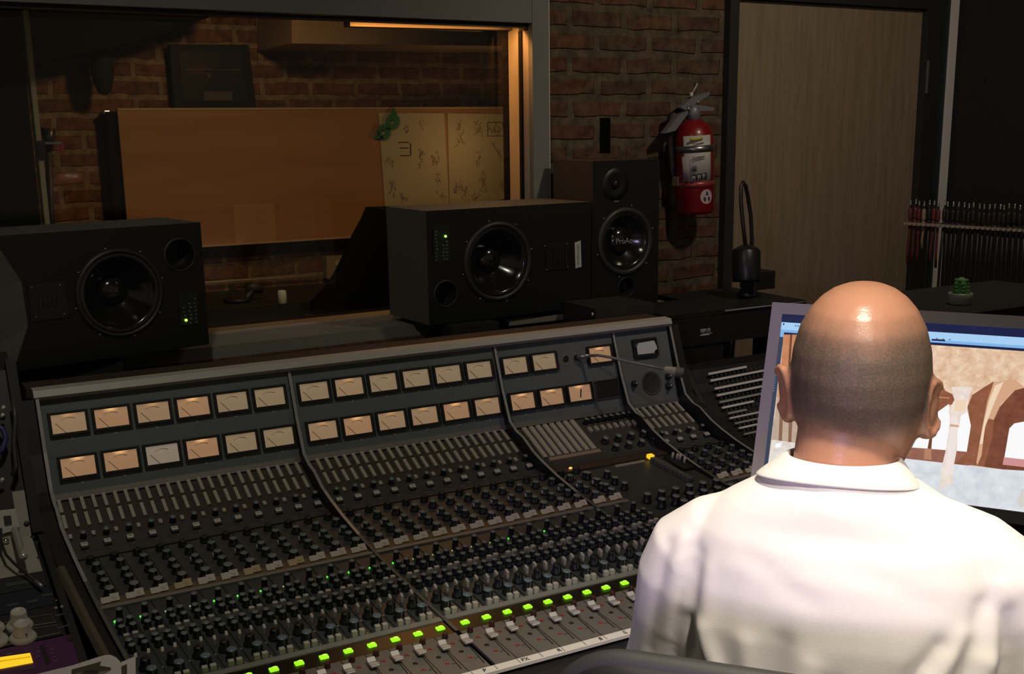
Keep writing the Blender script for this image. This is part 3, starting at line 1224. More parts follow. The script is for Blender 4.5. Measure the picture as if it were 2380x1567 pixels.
for x, y, kind, nd in METERS:
    M = SF(x, y, 0.0)
    v_ = cpart('vu_meter', VUF, M)
    cpart('dial', DIALS[kind], Matrix.Translation((0, 0, 0.0032)), v_)
    if nd:
        cpart('needle', NEEDLE2, Matrix.Translation((0, 0, 0.0042)), v_)
    else:
        cpart('scale', SCALE, Matrix.Translation((0, 0, 0.0036)), v_)
        cpart('needle', NEEDLE, Matrix.Translation((0, 0, 0.0042)), v_)
    z, n = surf(y)
    up = n.cross(Vector((1, 0, 0)))
    cpart('meter_label', MLAB, M @ Matrix.Translation((0.004, -0.0345, 0)))
# the empty meter hole, the paper-covered meter, the talkback loudspeaker and its switches
b = MB().use(M_BLACK)
b.box((0, 0, 0.001), (0.072, 0.046, 0.002))
b.use(M_PANEL2)
for cx, cy, sx, sy in ((0, 0.0245, 0.078, 0.003), (0, -0.0245, 0.078, 0.003), (-0.0375, 0, 0.003, 0.046), (0.0375, 0, 0.003, 0.046)):
    b.box((cx, cy, 0.002), (sx, sy, 0.004))
cpart('empty_meter_hole', b.mesh('empty_meter_hole'), SF(mid + 1.5 * MSP + 0.006, 2.467))
pf = cpart('blank_meter_frame', VUF, SF(1.806, 2.496))
b = MB().use(mat('white_paper', (0.66, 0.66, 0.64), 0.8))
b.prism([(-0.031, -0.017, 0), (0.022, -0.018, 0), (0.026, -0.012, 0), (0.035, -0.008, 0), (0.034, 0.002, 0), (0.029, 0.016, 0), (-0.024, 0.014, 0), (-0.031, 0.003, 0)], (0, 0, 0.001))
cpart('paper_cover', b.mesh('paper_cover'), Matrix.Translation((0, 0, 0.0085)), pf)
b = MB().use(M_PANEL2)
b.lathe([(0.033, 0), (0.033, 0.001), (0.031, 0.0015), (0.029, 0.0006), (0.001, 0.0006)], 28)
for r in (0.006, 0.012, 0.018, 0.024):
    for k in range(int(r * 1000 * 1.3)):
        an = 2 * PI * k / int(r * 1000 * 1.3)
        b.use(M_BLACK).box((r * math.cos(an), r * math.sin(an), 0.0012), (0.0026, 0.0026, 0.0006))
cpart('talkback_grille', b.mesh('talkback_grille'), SF(1.809, 2.4665))
b = MB().use(M_KNOB)
b.lathe([(0.0095, 0), (0.009, 0.006), (0.006, 0.012)], 14)
b.use(M_STEEL).lathe([(0.004, 0.012), (0.004, 0.018), (0.001, 0.019)], 10)
TG = b.mesh('toggle_switch')
for x, y in ((1.752, 2.468), (1.867, 2.470), (1.862, 2.462)):
    cpart('toggle_switch', TG, SF(x, y))
b = MB().use(M_BLACK)
b.lathe([(0.0085, 0), (0.0085, 0.003), (0.0055, 0.003)], 16)
b.use(M_STEEL).lathe([(0.0095, 0), (0.0095, 0.0018), (0.0086, 0.002)], 16, cap1=False)
b.use(M_STEEL).box((0, -0.017, 0.0006), (0.016, 0.005, 0.0012))
SOCK = b.mesh('mic_socket')
for x in (1.551, 1.584):
    cpart('mic_socket', SOCK, SF(x, 2.4955))
# routing buttons: per column two ranks of small push buttons
BW = 0.0074
b = MB().use(M_BTN)
for r0 in (2.443, 2.398):
    for k in range(5):
        ya = r0 - k * 0.0074
        z0, n = surf(r0)
        b.box((0, (ya - 2.398) * 1.10, 0.003), (BW, 0.0079, 0.0062), bevel=0.0007)
COLM = b.mesh('button_column')
b = MB().use(M_BTN)
b.box((0, 0, 0.003), (BW, 0.012, 0.006), bevel=0.001)
SMB = b.mesh('small_button')
CHS = list(range(24)) + [32, 33, 34, 35]
cols, small, tk, keys = [], [], [], []
for ch in CHS:
    for u in (0.19, 0.70):
        cols.append(SF(chx(ch, u), 2.398, 0.0008))
    small.append(SF(chx(ch, 0.26), 2.342, 0.0008))
    tk.append(SF(chx(ch, 0.80), 2.338, 0.0))
    keys.append(SF(chx(ch, 0.70), 2.311, 0.0))
scatter('button_column', COLM, cols)
scatter('small_button', SMB, small)
b = MB().use(M_BTN)
for k in range(15):
    b.box((0, 0.056 - k * 0.0081, 0.003), (0.0125, 0.0079, 0.0065), bevel=0.0008)
LC = b.mesh('button_column')
for k in range(8):
    cpart('matrix_button_column', LC, SF(chx(24, 0.92) + k * 0.0205, 2.387, 0.0008))
b = MB().use(mat('cream_edge', (0.34, 0.27, 0.19), 0.5))
b.box((0, 0, 0.006), (0.150, 0.012, 0.012), bevel=0.001)
cpart('matrix_edge_bar', b.mesh('matrix_edge_bar'), SF(chx(24, 0.92) + 3.5 * 0.0205 + 0.003, 2.318))
scatter('trim_knob', knob_mesh('trim_knob', 0.0062, 0.017, M_KTOP, 1.1, 14, False), tk)
b = MB().use(M_KNOB)
b.box((0, 0, 0.003), (0.0155, 0.013, 0.007), bevel=0.0008)
b.use(M_WHITE).box((0, 0.001, 0.0085), (0.0135, 0.011, 0.005), bevel=0.001)
b.use(M_INK).box((0, 0.002, 0.0112), (0.008, 0.001, 0.0003))
scatter('select_key', b.mesh('select_key'), keys)
b = MB().use(mat('dim_dot', (0.22, 0.22, 0.20), 0.5))
b.ball((0, 0, 0.001), 0.002, n=8)
DOT = b.mesh('pilot_dot')
scatter('pilot_dot', DOT, [SF(chx(ch, 0.76), 2.2955) for ch in CHS])
b = MB().use(mat('engraved_label', (0.13, 0.13, 0.125), 0.6))
b.box((0, 0, 0.0006), (0.017, 0.0025, 0.0012))
scatter('name_strip', b.mesh('name_strip'), [SF(chx(ch, 0.25), 2.283) for ch in CHS])
# bay three monitor section between routing and blank plate
kn = knob_mesh('monitor_knob', 0.0088, 0.017, M_KTOP, 1.15, 18, True)
x0 = 1.571
for k in range(8):
    cpart('monitor_trim_knob', bpy.data.meshes['trim_knob'], SF(x0 - 0.002 + k * 0.0195, 2.427))
b = MB().use(mat('ivory_button', (0.40, 0.36, 0.29), 0.5))
b.box((0, 0, 0.004), (0.009, 0.019, 0.008), bevel=0.001)
IB = b.mesh('monitor_button')
for k in range(8):
    cpart('monitor_button', IB, SF(1.565 + k * 0.0200, 2.398))
for k in range(4):
    cpart('monitor_knob', kn, SF(1.580 + k * 0.040, 2.352))
    cpart('monitor_knob', kn, SF(1.592 + k * 0.040, 2.322))
# dark lintel under bay three with its amber pilot lamp
b = MB().use(mat('lintel_brown', (0.050, 0.036, 0.024), 0.5))
strip(b, bay_x(2)[0], bay_x(2)[1], 2.283, 2.252, 0.004)
cpart('lintel', b.mesh('lintel'))
b = MB().use(M_AMBER2)
b.ball((0, 0, 0.006), 0.0042, (1.2, 0.8, 0.6), 10)
cpart('pilot_lamp', b.mesh('pilot_lamp'), SF(1.418, 2.266))
b = MB().use(M_AMBER)
b.box((0, 0, 0.010), (0.016, 0.014, 0.010), bevel=0.002)
pl = cpart('amber_key', b.mesh('amber_key'), CI.inverted() @ CI @ SF(1.639, 2.243))
pl['label'] = 'glowing amber key'
b = MB().use(mat('grey_key', (0.115, 0.105, 0.095), 0.5))
b.box((0, 0, 0.006), (0.0165, 0.0125, 0.012), bevel=0.0012)
GK = b.mesh('solo_key')
for k in range(10):
    cpart('solo_key', GK, SF(1.640 + k * 0.0006, 2.229 - k * 0.0139))
b = MB().use(mat('grey_label', (0.30, 0.30, 0.285), 0.7))
b.box((0, 0, 0.0006), (0.088, 0.012, 0.0012))
cpart('paper_label', b.mesh('paper_label'), SF(1.578, 2.243))
# cluster of ivory plug caps on the plate
b = MB().use(M_BLACK).box((0, 0, 0.004), (0.045, 0.085, 0.008), bevel=0.001)
cpart('jack_block', b.mesh('jack_block'), SF(1.695, 2.195))
b = MB().use(M_TAPE)
b.lathe([(0.0035, 0), (0.0035, 0.014), (0.002, 0.016)], 10)
JC = b.mesh('jack_cap')
for x, y in ((1.688, 2.218), (1.694, 2.208), (1.699, 2.203), (1.696, 2.183)):
    cpart('jack_cap', JC, SF(x, y, 0.007))
# sends: four knobs a channel, paper labels below
SCH = list(range(26)) + [32, 33, 34, 35]
send, send2, mark = [], [], []
for ch in SCH:
    for u, y in ((0.68, 2.214), (0.66, 2.175), (0.64, 2.147)):
        send.append(SF(chx(ch, u), y))
    send2.append(SF(chx(ch, 0.63), 2.111))
    mark.append(SF(chx(ch, 0.62), 2.248))
scatter('send_knob', knob_mesh('send_knob', 0.0085, 0.0165, M_KTOPG, 1.2), send)
scatter('level_knob', knob_mesh('level_knob', 0.0098, 0.019, M_KTOP, 1.18), send2)
scatter('gain_knob', knob_mesh('gain_knob', 0.0088, 0.014, M_KNOB, 1.1, 16, False), mark)
b = MB().use(M_WHITE)
b.box((0, 0, 0.004), (0.0018, 0.006, 0.008), bevel=0.0004)
lv = b.mesh('switch_tip')
scatter('switch_tip', lv, [SF(chx(ch, 0.43), 2.170, 0.006) for ch in range(4, 26)])
rl = random.Random(5)
LAB = []
for k in range(5):
    b = MB().use(M_TAPE if k not in (1, 3) else M_TAPEY)
    h1, h2 = (0.0125, 0.016) if k in (0, 1, 2) else (0.0145, 0.015)
    b.box((-0.0085, -0.0015, 0.0035), (0.0165, h1, 0.0012))
    b.box((0.0080, 0.0015, 0.0035), (0.0165, h2, 0.0012))
    b.use(mat('pencil', (0.22, 0.17, 0.10), 0.8))
    b.tube([(0.003, 0.0, 0.0042), (0.006, 0.002, 0.0042), (0.007, -0.003, 0.0042), (0.010, -0.001, 0.0042)], 0.0005, 4)
    LAB.append(b.mesh('label_tape'))
for i, ch in enumerate(SCH):
    cpart('label_tape', LAB[[0, 2, 2, 1, 4, 4, 3, 4, 3, 0][i % 10]] if ch < 12 else LAB[(0, 2, 4, 0, 2, 4, 4)[i % 7]], SF(chx(ch, 0.53), 2.0905, 0.0045) @ Matrix.Rotation(0.55, 4, 'X'))
# filter section
tall, fk, fk2, fb, lev, bigk, bigk2, sqk, led, dsh = [], [], [], [], [], [], [], [], [], []
for ch in range(26):
    tall.append(SF(chx(ch, 0.50), 2.022))
    for u, y in ((0.34, 1.996), (0.76, 2.000), (0.30, 1.974), (0.74, 1.975)):
        fk.append(SF(chx(ch, u), y))
    for u, y in ((0.33, 1.949), (0.68, 1.951)):
        fb.append(SF(chx(ch, u), y))
    for u, y in ((0.28, 1.925), (0.76, 1.927), (0.28, 1.907), (0.78, 1.908)):
        fk2.append(SF(chx(ch, u), y))
    lev.append(SF(chx(ch, 0.22), 1.874))
    lev.append(SF(chx(ch, 0.73), 1.879))
    bigk.append(SF(chx(ch, 0.40), 1.846))
    bigk2.append(SF(chx(ch, 0.44), 1.815))
    for u, y in ((0.25, 1.7955), (0.57, 1.7955)):
        sqk.append(SF(chx(ch, u), y))
    dsh.append(SF(chx(ch, 0.98), 1.838))
    dsh.append(SF(chx(ch, 0.80), 1.7935))
scatter('tall_knob', knob_mesh('tall_knob', 0.0062, 0.024, M_KTOP, 1.05, 14, False), tall)
scatter('filter_knob', knob_mesh('filter_knob', 0.0068, 0.016, M_KTOP, 1.12, 14), fk)
scatter('tone_knob', knob_mesh('tone_knob', 0.0068, 0.016, M_KTOP, 1.12, 14), fk2)
b = MB().use(mat('grey_cream_key', (0.56, 0.54, 0.47), 0.45))
b.box((0, 0, 0.006), (0.0098, 0.0085, 0.012), bevel=0.0016)
scatter('filter_key', b.mesh('filter_key'), fb)
b = MB().use(mat('grey_cream_key2', (0.56, 0.54, 0.47), 0.45))
b.box((0, 0, 0.006), (0.0102, 0.009, 0.012), bevel=0.0016)
scatter('mute_key', b.mesh('mute_key'), sqk)
b = MB().use(mat('pale_lever', (0.60, 0.58, 0.52), 0.45))
b.box((0, 0, 0.007), (0.0052, 0.015, 0.014), Matrix.Rotation(-0.18, 3, 'Z'), bevel=0.0016)
scatter('lever_switch', b.mesh('lever_switch'), lev)
scatter('sweep_knob', knob_mesh('sweep_knob', 0.0092, 0.021, M_KNOB, 1.25, 18), bigk)
scatter('blue_capped_knob', knob_mesh('blue_capped_knob', 0.0098, 0.021, M_KTOPB, 1.12, 18), bigk2)
b = MB().use(mat('tiny_plate', (0.42, 0.42, 0.38), 0.4))
b.box((0, 0, 0.001), (0.0022, 0.0042, 0.002))
scatter('screw_mark', b.mesh('screw_mark'), dsh)
b = MB().use(M_LEDG)
b.ball((0, 0, 0.0015), 0.0026, n=10)
LD = {'g': b.mesh('status_light')}
for k, mt in (('y', M_LEDY), ('r', M_LEDR), ('o', M_LEDOFF)):
    q = LD['g'].copy()
    q.materials.clear()
    q.materials.append(mt)
    LD[k] = q
LSEQ = 'ggyygggyoggggyyyyygogooooo'
sm = Matrix.Diagonal((0.62, 0.62, 0.62, 1))
for ch in range(26):
    k = LSEQ[ch]
    big = ch in (0, 10, 11, 12)
    cpart('status_light', LD[k], SF(chx(ch, 0.28), 2.016, 0.0003) @ (Matrix.Identity(4) if ch < 1 else Matrix.Scale(0.8, 4) if k == 'g' else sm))
cpart('status_light', LD['r'], SF(chx(18, 0.80), 2.006, 0.012) @ Matrix.Scale(0.9, 4))
# lit green keys, faders
b = MB().use(M_GREEN)
b.box((0, 0, 0.0022), (0.0158, 0.0112, 0.0036), bevel=0.0017)
b.use(mat('green_lit_bright', (0.5, 0.8, 0.2), 0.4, emit=(0.55, 1.0, 0.12), strength=1.0)).box((0.002, 0.0035, 0.0042), (0.006, 0.003, 0.001))
GKEY = b.mesh('lit_key')
gk = [SF(chx(ch, 0.55), 1.753) for ch in range(26)]
scatter('lit_key', GKEY, [M for M in gk if vis(M.translation, 400, 150)])
b = MB().use(mat('fader_grey', (0.36, 0.355, 0.34), 0.35, 0.2))
b.box((0, 0, 0.0090), (0.0150, 0.0235, 0.0035), bevel=0.001)
b.use(mat('fader_ridge', (0.66, 0.65, 0.62), 0.3, 0.2))
for s in (-1, 1):
    b.hexa([(-0.0075, s * 0.0060 - 0.0025, 0.0108), (0.0075, s * 0.0060 - 0.0025, 0.0108), (0.0075, s * 0.0060 + 0.0055 * s - 0.001, 0.0108), (-0.0075, s * 0.0060 + 0.0055 * s - 0.001, 0.0108), (-0.0072, s * 0.0105 - 0.001, 0.0148), (0.0072, s * 0.0105 - 0.001, 0.0148), (0.0072, s * 0.0105 + 0.001, 0.0148), (-0.0072, s * 0.0105 + 0.001, 0.0148)])
b.use(M_BLACK).box((0, 0, 0.004), (0.003, 0.010, 0.008))
CAP = b.mesh('fader')
b = MB().use(M_BLACK)
b.box((0, 0, 0.0004), (0.0016, 0.092, 0.001))
SLOT = b.mesh('fader_slot')
b = MB().use(M_DRED)
b.lathe([(0.0058, 0), (0.0056, 0.004), (0.0045, 0.011), (0.004, 0.0122)], 14)
RK = b.mesh('pan_knob')
b = MB().use(M_BLACK)
b.lathe([(0.0046, 0), (0.0046, 0.0012), (0.002, 0.0012)], 14)
HOLE = b.mesh('jack_hole')
b = MB().use(M_RED)
b.box((0, 0, 0.0006), (0.006, 0.0035, 0.0012))
b.box((0.003, -0.002, 0.0006), (0.003, 0.003, 0.0012))
RM = b.mesh('red_legend')
b = MB().use(mat('grey_legend', (0.10, 0.095, 0.085), 0.6))
b.box((0, 0, 0.0006), (0.006, 0.003, 0.0012))
GM = b.mesh('grey_legend')
rf = random.Random(11)
for ch in range(26):
    if not vis(SP(chx(ch), 1.66), 300, 260):
        continue
    slot_x = chx(ch, 0.90)
    cpart('fader_slot', SLOT, SF(slot_x, 1.668, 0.001))
    cpart('fader', CAP, SF(slot_x, 1.690 + rf.uniform(-0.003, 0.003), 0.0))
    cpart('pan_knob', RK, SF(chx(ch, 0.38), 1.722))
    cpart('jack_hole', HOLE, SF(chx(ch, 0.45), 1.670))
    cpart('red_legend', RM, SF(chx(ch, 0.42), 1.700, 0.001))
    cpart('red_legend', RM, SF(chx(ch, 0.52), 1.647, 0.001))
    cpart('grey_legend', GM, SF(chx(ch, 0.75), 1.642, 0.001))
# write-on tape along the front edge
b = strip(MB().use(mat('white_tape', (0.70, 0.68, 0.62), 0.7)), chx(2, 0), chx(24, 0), 1.607, 1.590, 0.0025)
tp = cpart('writing_tape', b.mesh('writing_tape'))
tp['label'] = 'white paper tape with handwritten letters'
b = MB().use(M_INK)
for k in range(24):
    x = chx(2, 0) + 0.04 + k * 0.0452
    if x < chx(23, 0.8):
        strip(b, x - 0.0005, x + 0.0005, 1.606, 1.593, 0.0028)
cpart('tick_mark', b.mesh('tick_mark'), Matrix.Identity(4), tp).matrix_local = Matrix.Identity(4)
for body, px, py in (('FX', 1222, 1537), ('R', 1303, 1517), ('B', 1400, 1491), ('L', 1455, 1475), ('P', 1128, 1563)):
    d = ray(px, py)
    t = (0.708 - 1.62) / d.z
    P = EYE + d * t
    y = 1.5985
    o = text('hand_lettering', body, 0.013, CI @ SF(P.x - skew(y), y, 0.0032), M_INK, None, 0.0002)
    o.parent = tp
    o.matrix_local = SF(P.x - skew(y), y, 0.0032)
# big black monitor knobs on the blank plate and right of it
bk = knob_mesh('master_knob', 0.0098, 0.024, M_KTOP, 1.12, 20, False)
mk_ = []
for k in range(6):
    mk_ += [SF(1.476 + k * 0.0405, 2.048), SF(1.489 + k * 0.0405, 2.012)]
mk_ += [SF(1.530 + k * 0.0405, 1.985) for k in range(4)]
for M in mk_:
    cpart('master_knob', bk, M)
pk = knob_mesh('plate_knob', 0.0086, 0.019, M_KTOP, 1.1, 16, False)
for x, y in ((1.432, 2.207), (1.480, 2.196), (1.4325, 2.168), (1.478, 2.160), (1.482, 2.126), (1.436, 2.136)):
    cpart('plate_knob', pk, SF(x - skew(y) + 0.002, y))
# ------------------------------------------------------------------ loudspeakers
def driver(mb_parent, name, M, r, depth, cap_r, screws=0, ring_w=0.014, ring_mat=None):
    b = MB().use(ring_mat or M_RUB)
    b.lathe([(r + ring_w, 0), (r + ring_w, 0.004), (r + ring_w * 0.55, 0.0075), (r + ring_w * 0.2, 0.007), (r, 0.003)], 48, cap0=False, cap1=False)
    o = link(name, b.mesh(name), mb_parent, M)
    b = MB().use(M_CONE)
    prof = [(r, 0.003), (r * 0.93, 0.0055), (r * 0.86, 0.001)]
    for k in range(1, 8):
        t = k / 7
        prof.append((r * 0.86 + (cap_r - r * 0.86) * t, 0.001 - depth * (t ** 0.8)))
    b.lathe(prof, 48, cap0=False, cap1=False)
    link('cone', b.mesh('cone'), o)
    b = MB().use(M_CONE)
    cp = [(cap_r * math.cos(a), -depth + cap_r * 0.55 * math.sin(a)) for a in [PI / 2 * k / 6 for k in range(6)]] + [(0.0004, -depth + cap_r * 0.55)]
    b.lathe(cp, 28, cap0=False)
    link('dust_cap', b.mesh('dust_cap'), o)
    for k in range(screws):
        a = 2 * PI * (k + 0.3) / screws
        b = MB().use(M_STEEL)
        b.ball(((r + ring_w * 1.35) * math.cos(a), (r + ring_w * 1.35) * math.sin(a), 0.001), 0.0028, n=8)
        link('screw', b.mesh('screw'), o)
    return o


def baffle(mb, outline, holes, mt, z=0.0):
    """front board with round cut-outs"""
    bm = mb.bm
    mb.use(mt)
    es = []
    for loop in [[(x, y) for x, y in outline]] + [[(cx + r * math.cos(2 * PI * k / 40), cy + r * math.sin(2 * PI * k / 40)) for k in range(40)] for cx, cy, r in holes]:
        vs = [bm.verts.new((x, y, z)) for x, y in loop]
        for i in range(len(vs)):
            es.append(bm.edges.new((vs[i], vs[(i + 1) % len(vs)])))
    r_ = bmesh.ops.triangle_fill(bm, edges=es, use_beauty=True, use_dissolve=False, normal=(0, 0, 1))
    for g_ in r_['geom']:
        if isinstance(g_, bmesh.types.BMFace):
            g_.material_index = mb.mi


def hole(mb_parent, name, M, r, mt=None):
    b = MB().use(mt or M_RUB)
    b.lathe([(r * 1.14, 0), (r * 1.12, 0.002), (r * 1.02, 0.003), (r, 0.001)], 36, cap0=False, cap1=False)
    b.use(M_BLACK).lathe([(r, 0.0012), (r * 0.96, -0.02), (r * 0.9, -0.05)], 36, cap0=False)
    return link(name, b.mesh(name), mb_parent, M)


def front_frame(P0, xd):
    """local x along the baffle, y up, z out of the baffle"""
    xd = Vector(xd).normalized()
    up = Vector((0, 0, 1))
    return frame(P0, xd, up, xd.cross(up))


def local_px(Mf, px, py):
    """pixel to baffle coordinates on the plane z = 0"""
    n = Mf.to_3x3() @ Vector((0, 0, 1))
    p0 = Mf.translation
    d = ray(px, py)
    t = (p0 - EYE).dot(n) / d.dot(n)
    return Mf.inverted() @ (EYE + d * t)


def T(p, dz=0.0):
    return Matrix.Translation((p.x, p.y, dz))


SZ = 1.0772
# --- right large monitor, lying on its side
a5 = math.radians(3.5)
xd = Vector((math.cos(a5), math.sin(a5), 0))
P0 = Vector((1.300, 2.792, 1.092))
spk = empty('studio_monitor', (P0.x + 0.27, P0.y + 0.12, SZ))
tag(spk, 'large black loudspeaker lying on its side at the right end of the sill', 'loudspeaker', 'large studio monitors')
I = Matrix.Translation(-Vector(spk.location))
MF = I @ front_frame(P0, xd)
WF = front_frame(P0, xd)
SW, SH, SD = 0.548, 0.309, 0.235
b = MB().use(M_SPK)
b.box((0, 0, -0.002), (0.001, 0.001, 0.001))
b = MB()
b.use(M_SPKSIDE)
pts = [(0, 0), (SW, 0), (SW, SH), (0, SH)]
f0 = [b.v((x, y, 0)) for x, y in pts]
f1 = [b.v((x, y, -SD)) for x, y in pts]
pw, hp = local_px(WF, 1157, 608), local_px(WF, 1036, 683)
baffle(b, pts, [(pw.x, pw.y, 0.0985), (hp.x, hp.y, 0.0335)], M_SPK)
b.use(M_SPKSIDE).face(list(reversed(f1)))
for k in range(4):
    b.use(M_SPKSIDE).face([f0[k], f1[k], f1[(k + 1) % 4], f0[(k + 1) % 4]])
body = link('cabinet', b.mesh('cabinet'), spk, MF)
for x in (0.06, SW - 0.08):
    for z in ((-0.16, -SD + 0.026) if x < 0.2 else (-0.05, -SD + 0.04)):
        b = MB().use(M_BLACK)
        b.box((x, -0.0078, z), (0.05, 0.0140, 0.05))
        link('foot', b.mesh('foot'), spk, MF)
pw = local_px(WF, 1157, 608)
pe = local_px(WF, 1086, 608)
stand_specs = [(1.36, 1.50, 'right')]
driver(spk, 'woofer', MF @ T(pw, 0.0), 0.098, 0.052, 0.036, 8)
hp = local_px(WF, 1036, 683)
hole(spk, 'bass_port', MF @ T(hp), 0.0335)
q = local_px(WF, 1026, 566)
b = MB().use(mat('panel_green_black', (0.012, 0.018, 0.012), 0.5)).box((0, 0, 0.001), (0.050, 0.098, 0.002))
cp_ = link('control_panel', b.mesh('control_panel'), spk, MF @ T(q))
b = MB().use(mat('panel_marks', (0.14, 0.14, 0.13), 0.6))
rr = random.Random(4)
for cxx, n in ((-0.017, 9), (0.004, 5), (0.014, 7)):
    for k in range(n):
        b.box((cxx + rr.uniform(-0.002, 0.002), -0.043 + k * 0.0095, 0.0024), (0.003 + rr.random() * 0.004, 0.004, 0.0006))
link('panel_legend', b.mesh('panel_legend'), cp_)
b = MB().use(mat('speaker_led', (0.3, 0.8, 0.1), 0.4, emit=(0.40, 1.0, 0.10), strength=2.0))
p2 = local_px(WF, 1034, 549)
b.ball((0, 0, 0.002), 0.0036, n=10)
o = link('power_light', b.mesh('power_light'), spk, MF @ T(p2, 0.002))
o['label'] = 'green power light'
q = local_px(WF, 1296, 596)
b = MB().use(M_BLACKG)
b.box((0, 0, 0.001), (0.078, 0.078, 0.002), bevel=0.002)
b.use(M_BLACK)
for k in range(6):
    b.box((-0.025 + k * 0.010, 0, 0.003), (0.004, 0.05, 0.003))
link('tweeter_horn', b.mesh('tweeter_horn'), spk, MF @ T(q))
for x, y in ((1266, 572), (1318, 567), (1270, 627), (1319, 620)):
    b = MB().use(M_STEEL)
    b.ball((0, 0, 0.001), 0.0025, n=8)
    link('screw', b.mesh('screw'), spk, MF @ T(local_px(WF, x, y)))
b = MB().use(mat('label_white', (0.50, 0.50, 0.47), 0.7))
P4 = [local_px(WF, *p) for p in ((1335, 564), (1349, 559), (1351, 620), (1337, 624))]
b.prism([(p.x, p.y, 0.0005) for p in P4], (0, 0, 0.001))
lb = link('paper_label', b.mesh('paper_label'), spk, MF)
b = MB().use(mat('label_print', (0.22, 0.22, 0.21), 0.7))
c = sum(P4, Vector()) / 4
for k in range(11):
    b.box((c.x + rr.uniform(-0.001, 0.001), c.y - 0.027 + k * 0.0054, 0.0018), (0.006 + rr.random() * 0.003, 0.0028, 0.0006))
link('label_print', b.mesh('label_print'), lb)
# --- left large monitor with a chamfered baffle end
a10 = math.radians(10.7)
xd = Vector((math.cos(a10), math.sin(a10), 0))
PR = Vector((0.703, 2.80, 1.092))
WF = front_frame(PR, xd)
spk = empty('studio_monitor', (PR.x - 0.25, PR.y + 0.06, SZ))
tag(spk, 'large black loudspeaker lying on its side at the left end of the sill', 'loudspeaker', 'large studio monitors')
I = Matrix.Translation(-Vector(spk.location))
MF = I @ WF
fp = [local_px(WF, *p) for p in ((490, 800), (462, 517), (-25, 549), (0, 580), (50, 655), (65, 757), (30, 856))]
bot = fp[0].y
fp[0].x = fp[1].x = 0.0
SHL = fp[1].y
pts = [(0, bot), (0, SHL), (-0.575, SHL), (fp[3].x, fp[3].y), (fp[4].x, fp[4].y), (fp[5].x, fp[5].y), (fp[6].x, bot)]
bk = [(0, bot), (0, SHL), (-0.580, SHL), (-0.580, SHL * 0.72), (-0.580, SHL * 0.5), (-0.580, SHL * 0.2), (-0.580, bot)]
b = MB()
f0 = [b.v((x, y, 0)) for x, y in pts]
f1 = [b.v((x, y, -0.05)) for x, y in bk]
f2 = [b.v((x, y, -0.235)) for x, y in bk]
pw, hp = local_px(WF, 279, 681), local_px(WF, 418, 592)
baffle(b, pts, [(pw.x, pw.y, 0.0945), (hp.x, hp.y, 0.036)], M_SPK)
n = 7
for k in range(n):
    b.use(M_SPKSIDE if k in (1, 2, 3, 4, 5) else M_SPK).face([f0[k], f1[k], f1[(k + 1) % n], f0[(k + 1) % n]])
    b.use(M_SPKSIDE).face([f1[k], f2[k], f2[(k + 1) % n], f1[(k + 1) % n]])
b.use(M_SPKSIDE).face(f2)
link('cabinet', b.mesh('cabinet'), spk, MF)
for x in (-0.06, -0.50):
    for z in ((-0.195,) if x < -0.3 else (-0.165, -0.205)):
        b = MB().use(M_BLACK)
        hgt = PR.z + bot - SZ
        b.box((x, bot - hgt / 2, z), (0.05, hgt - 0.0006, 0.05))
        link('foot', b.mesh('foot'), spk, MF)
driver(spk, 'woofer', MF @ T(local_px(WF, 279, 681)), 0.094, 0.05, 0.034, 8, 0.010)
hole(spk, 'bass_port', MF @ T(local_px(WF, 418, 592)), 0.036)
b = MB().use(M_BLACKG)
b.box((0, 0, 0.001), (0.085, 0.085, 0.002), bevel=0.002)
for k in range(5):
    b.use(M_RUB).box((-0.02 + k * 0.010, 0, 0.003), (0.0025, 0.026, 0.003))
link('tweeter_horn', b.mesh('tweeter_horn'), spk, MF @ T(local_px(WF, 113, 700)))
for x, y in ((73, 669), (139, 663), (83, 737), (149, 730)):
    b = MB().use(M_STEEL)
    b.ball((0, 0, 0.001), 0.0025, n=8)
    link('screw', b.mesh('screw'), spk, MF @ T(local_px(WF, x, y)))
q = local_px(WF, 438, 718)
b = MB().use(mat('panel_green_black', (0.012, 0.018, 0.012), 0.5)).box((0, 0, 0.001), (0.048, 0.078, 0.002))
cp_ = link('control_panel', b.mesh('control_panel'), spk, MF @ T(q))
b = MB().use(mat('panel_marks', (0.14, 0.14, 0.13), 0.6))
for cxx, n in ((-0.012, 5), (0.003, 6), (0.017, 7)):
    for k in range(n):
        b.box((cxx + rr.uniform(-0.002, 0.002), -0.034 + k * 0.0095, 0.0024), (0.003 + rr.random() * 0.003, 0.004, 0.0006))
link('panel_legend', b.mesh('panel_legend'), cp_)
b = MB().use(MATS['speaker_led'])
b.ball((0, 0, 0.002), 0.0036, n=10)
o = link('power_light', b.mesh('power_light'), spk, MF @ T(local_px(WF, 431, 744), 0.002))
o['label'] = 'green power light'
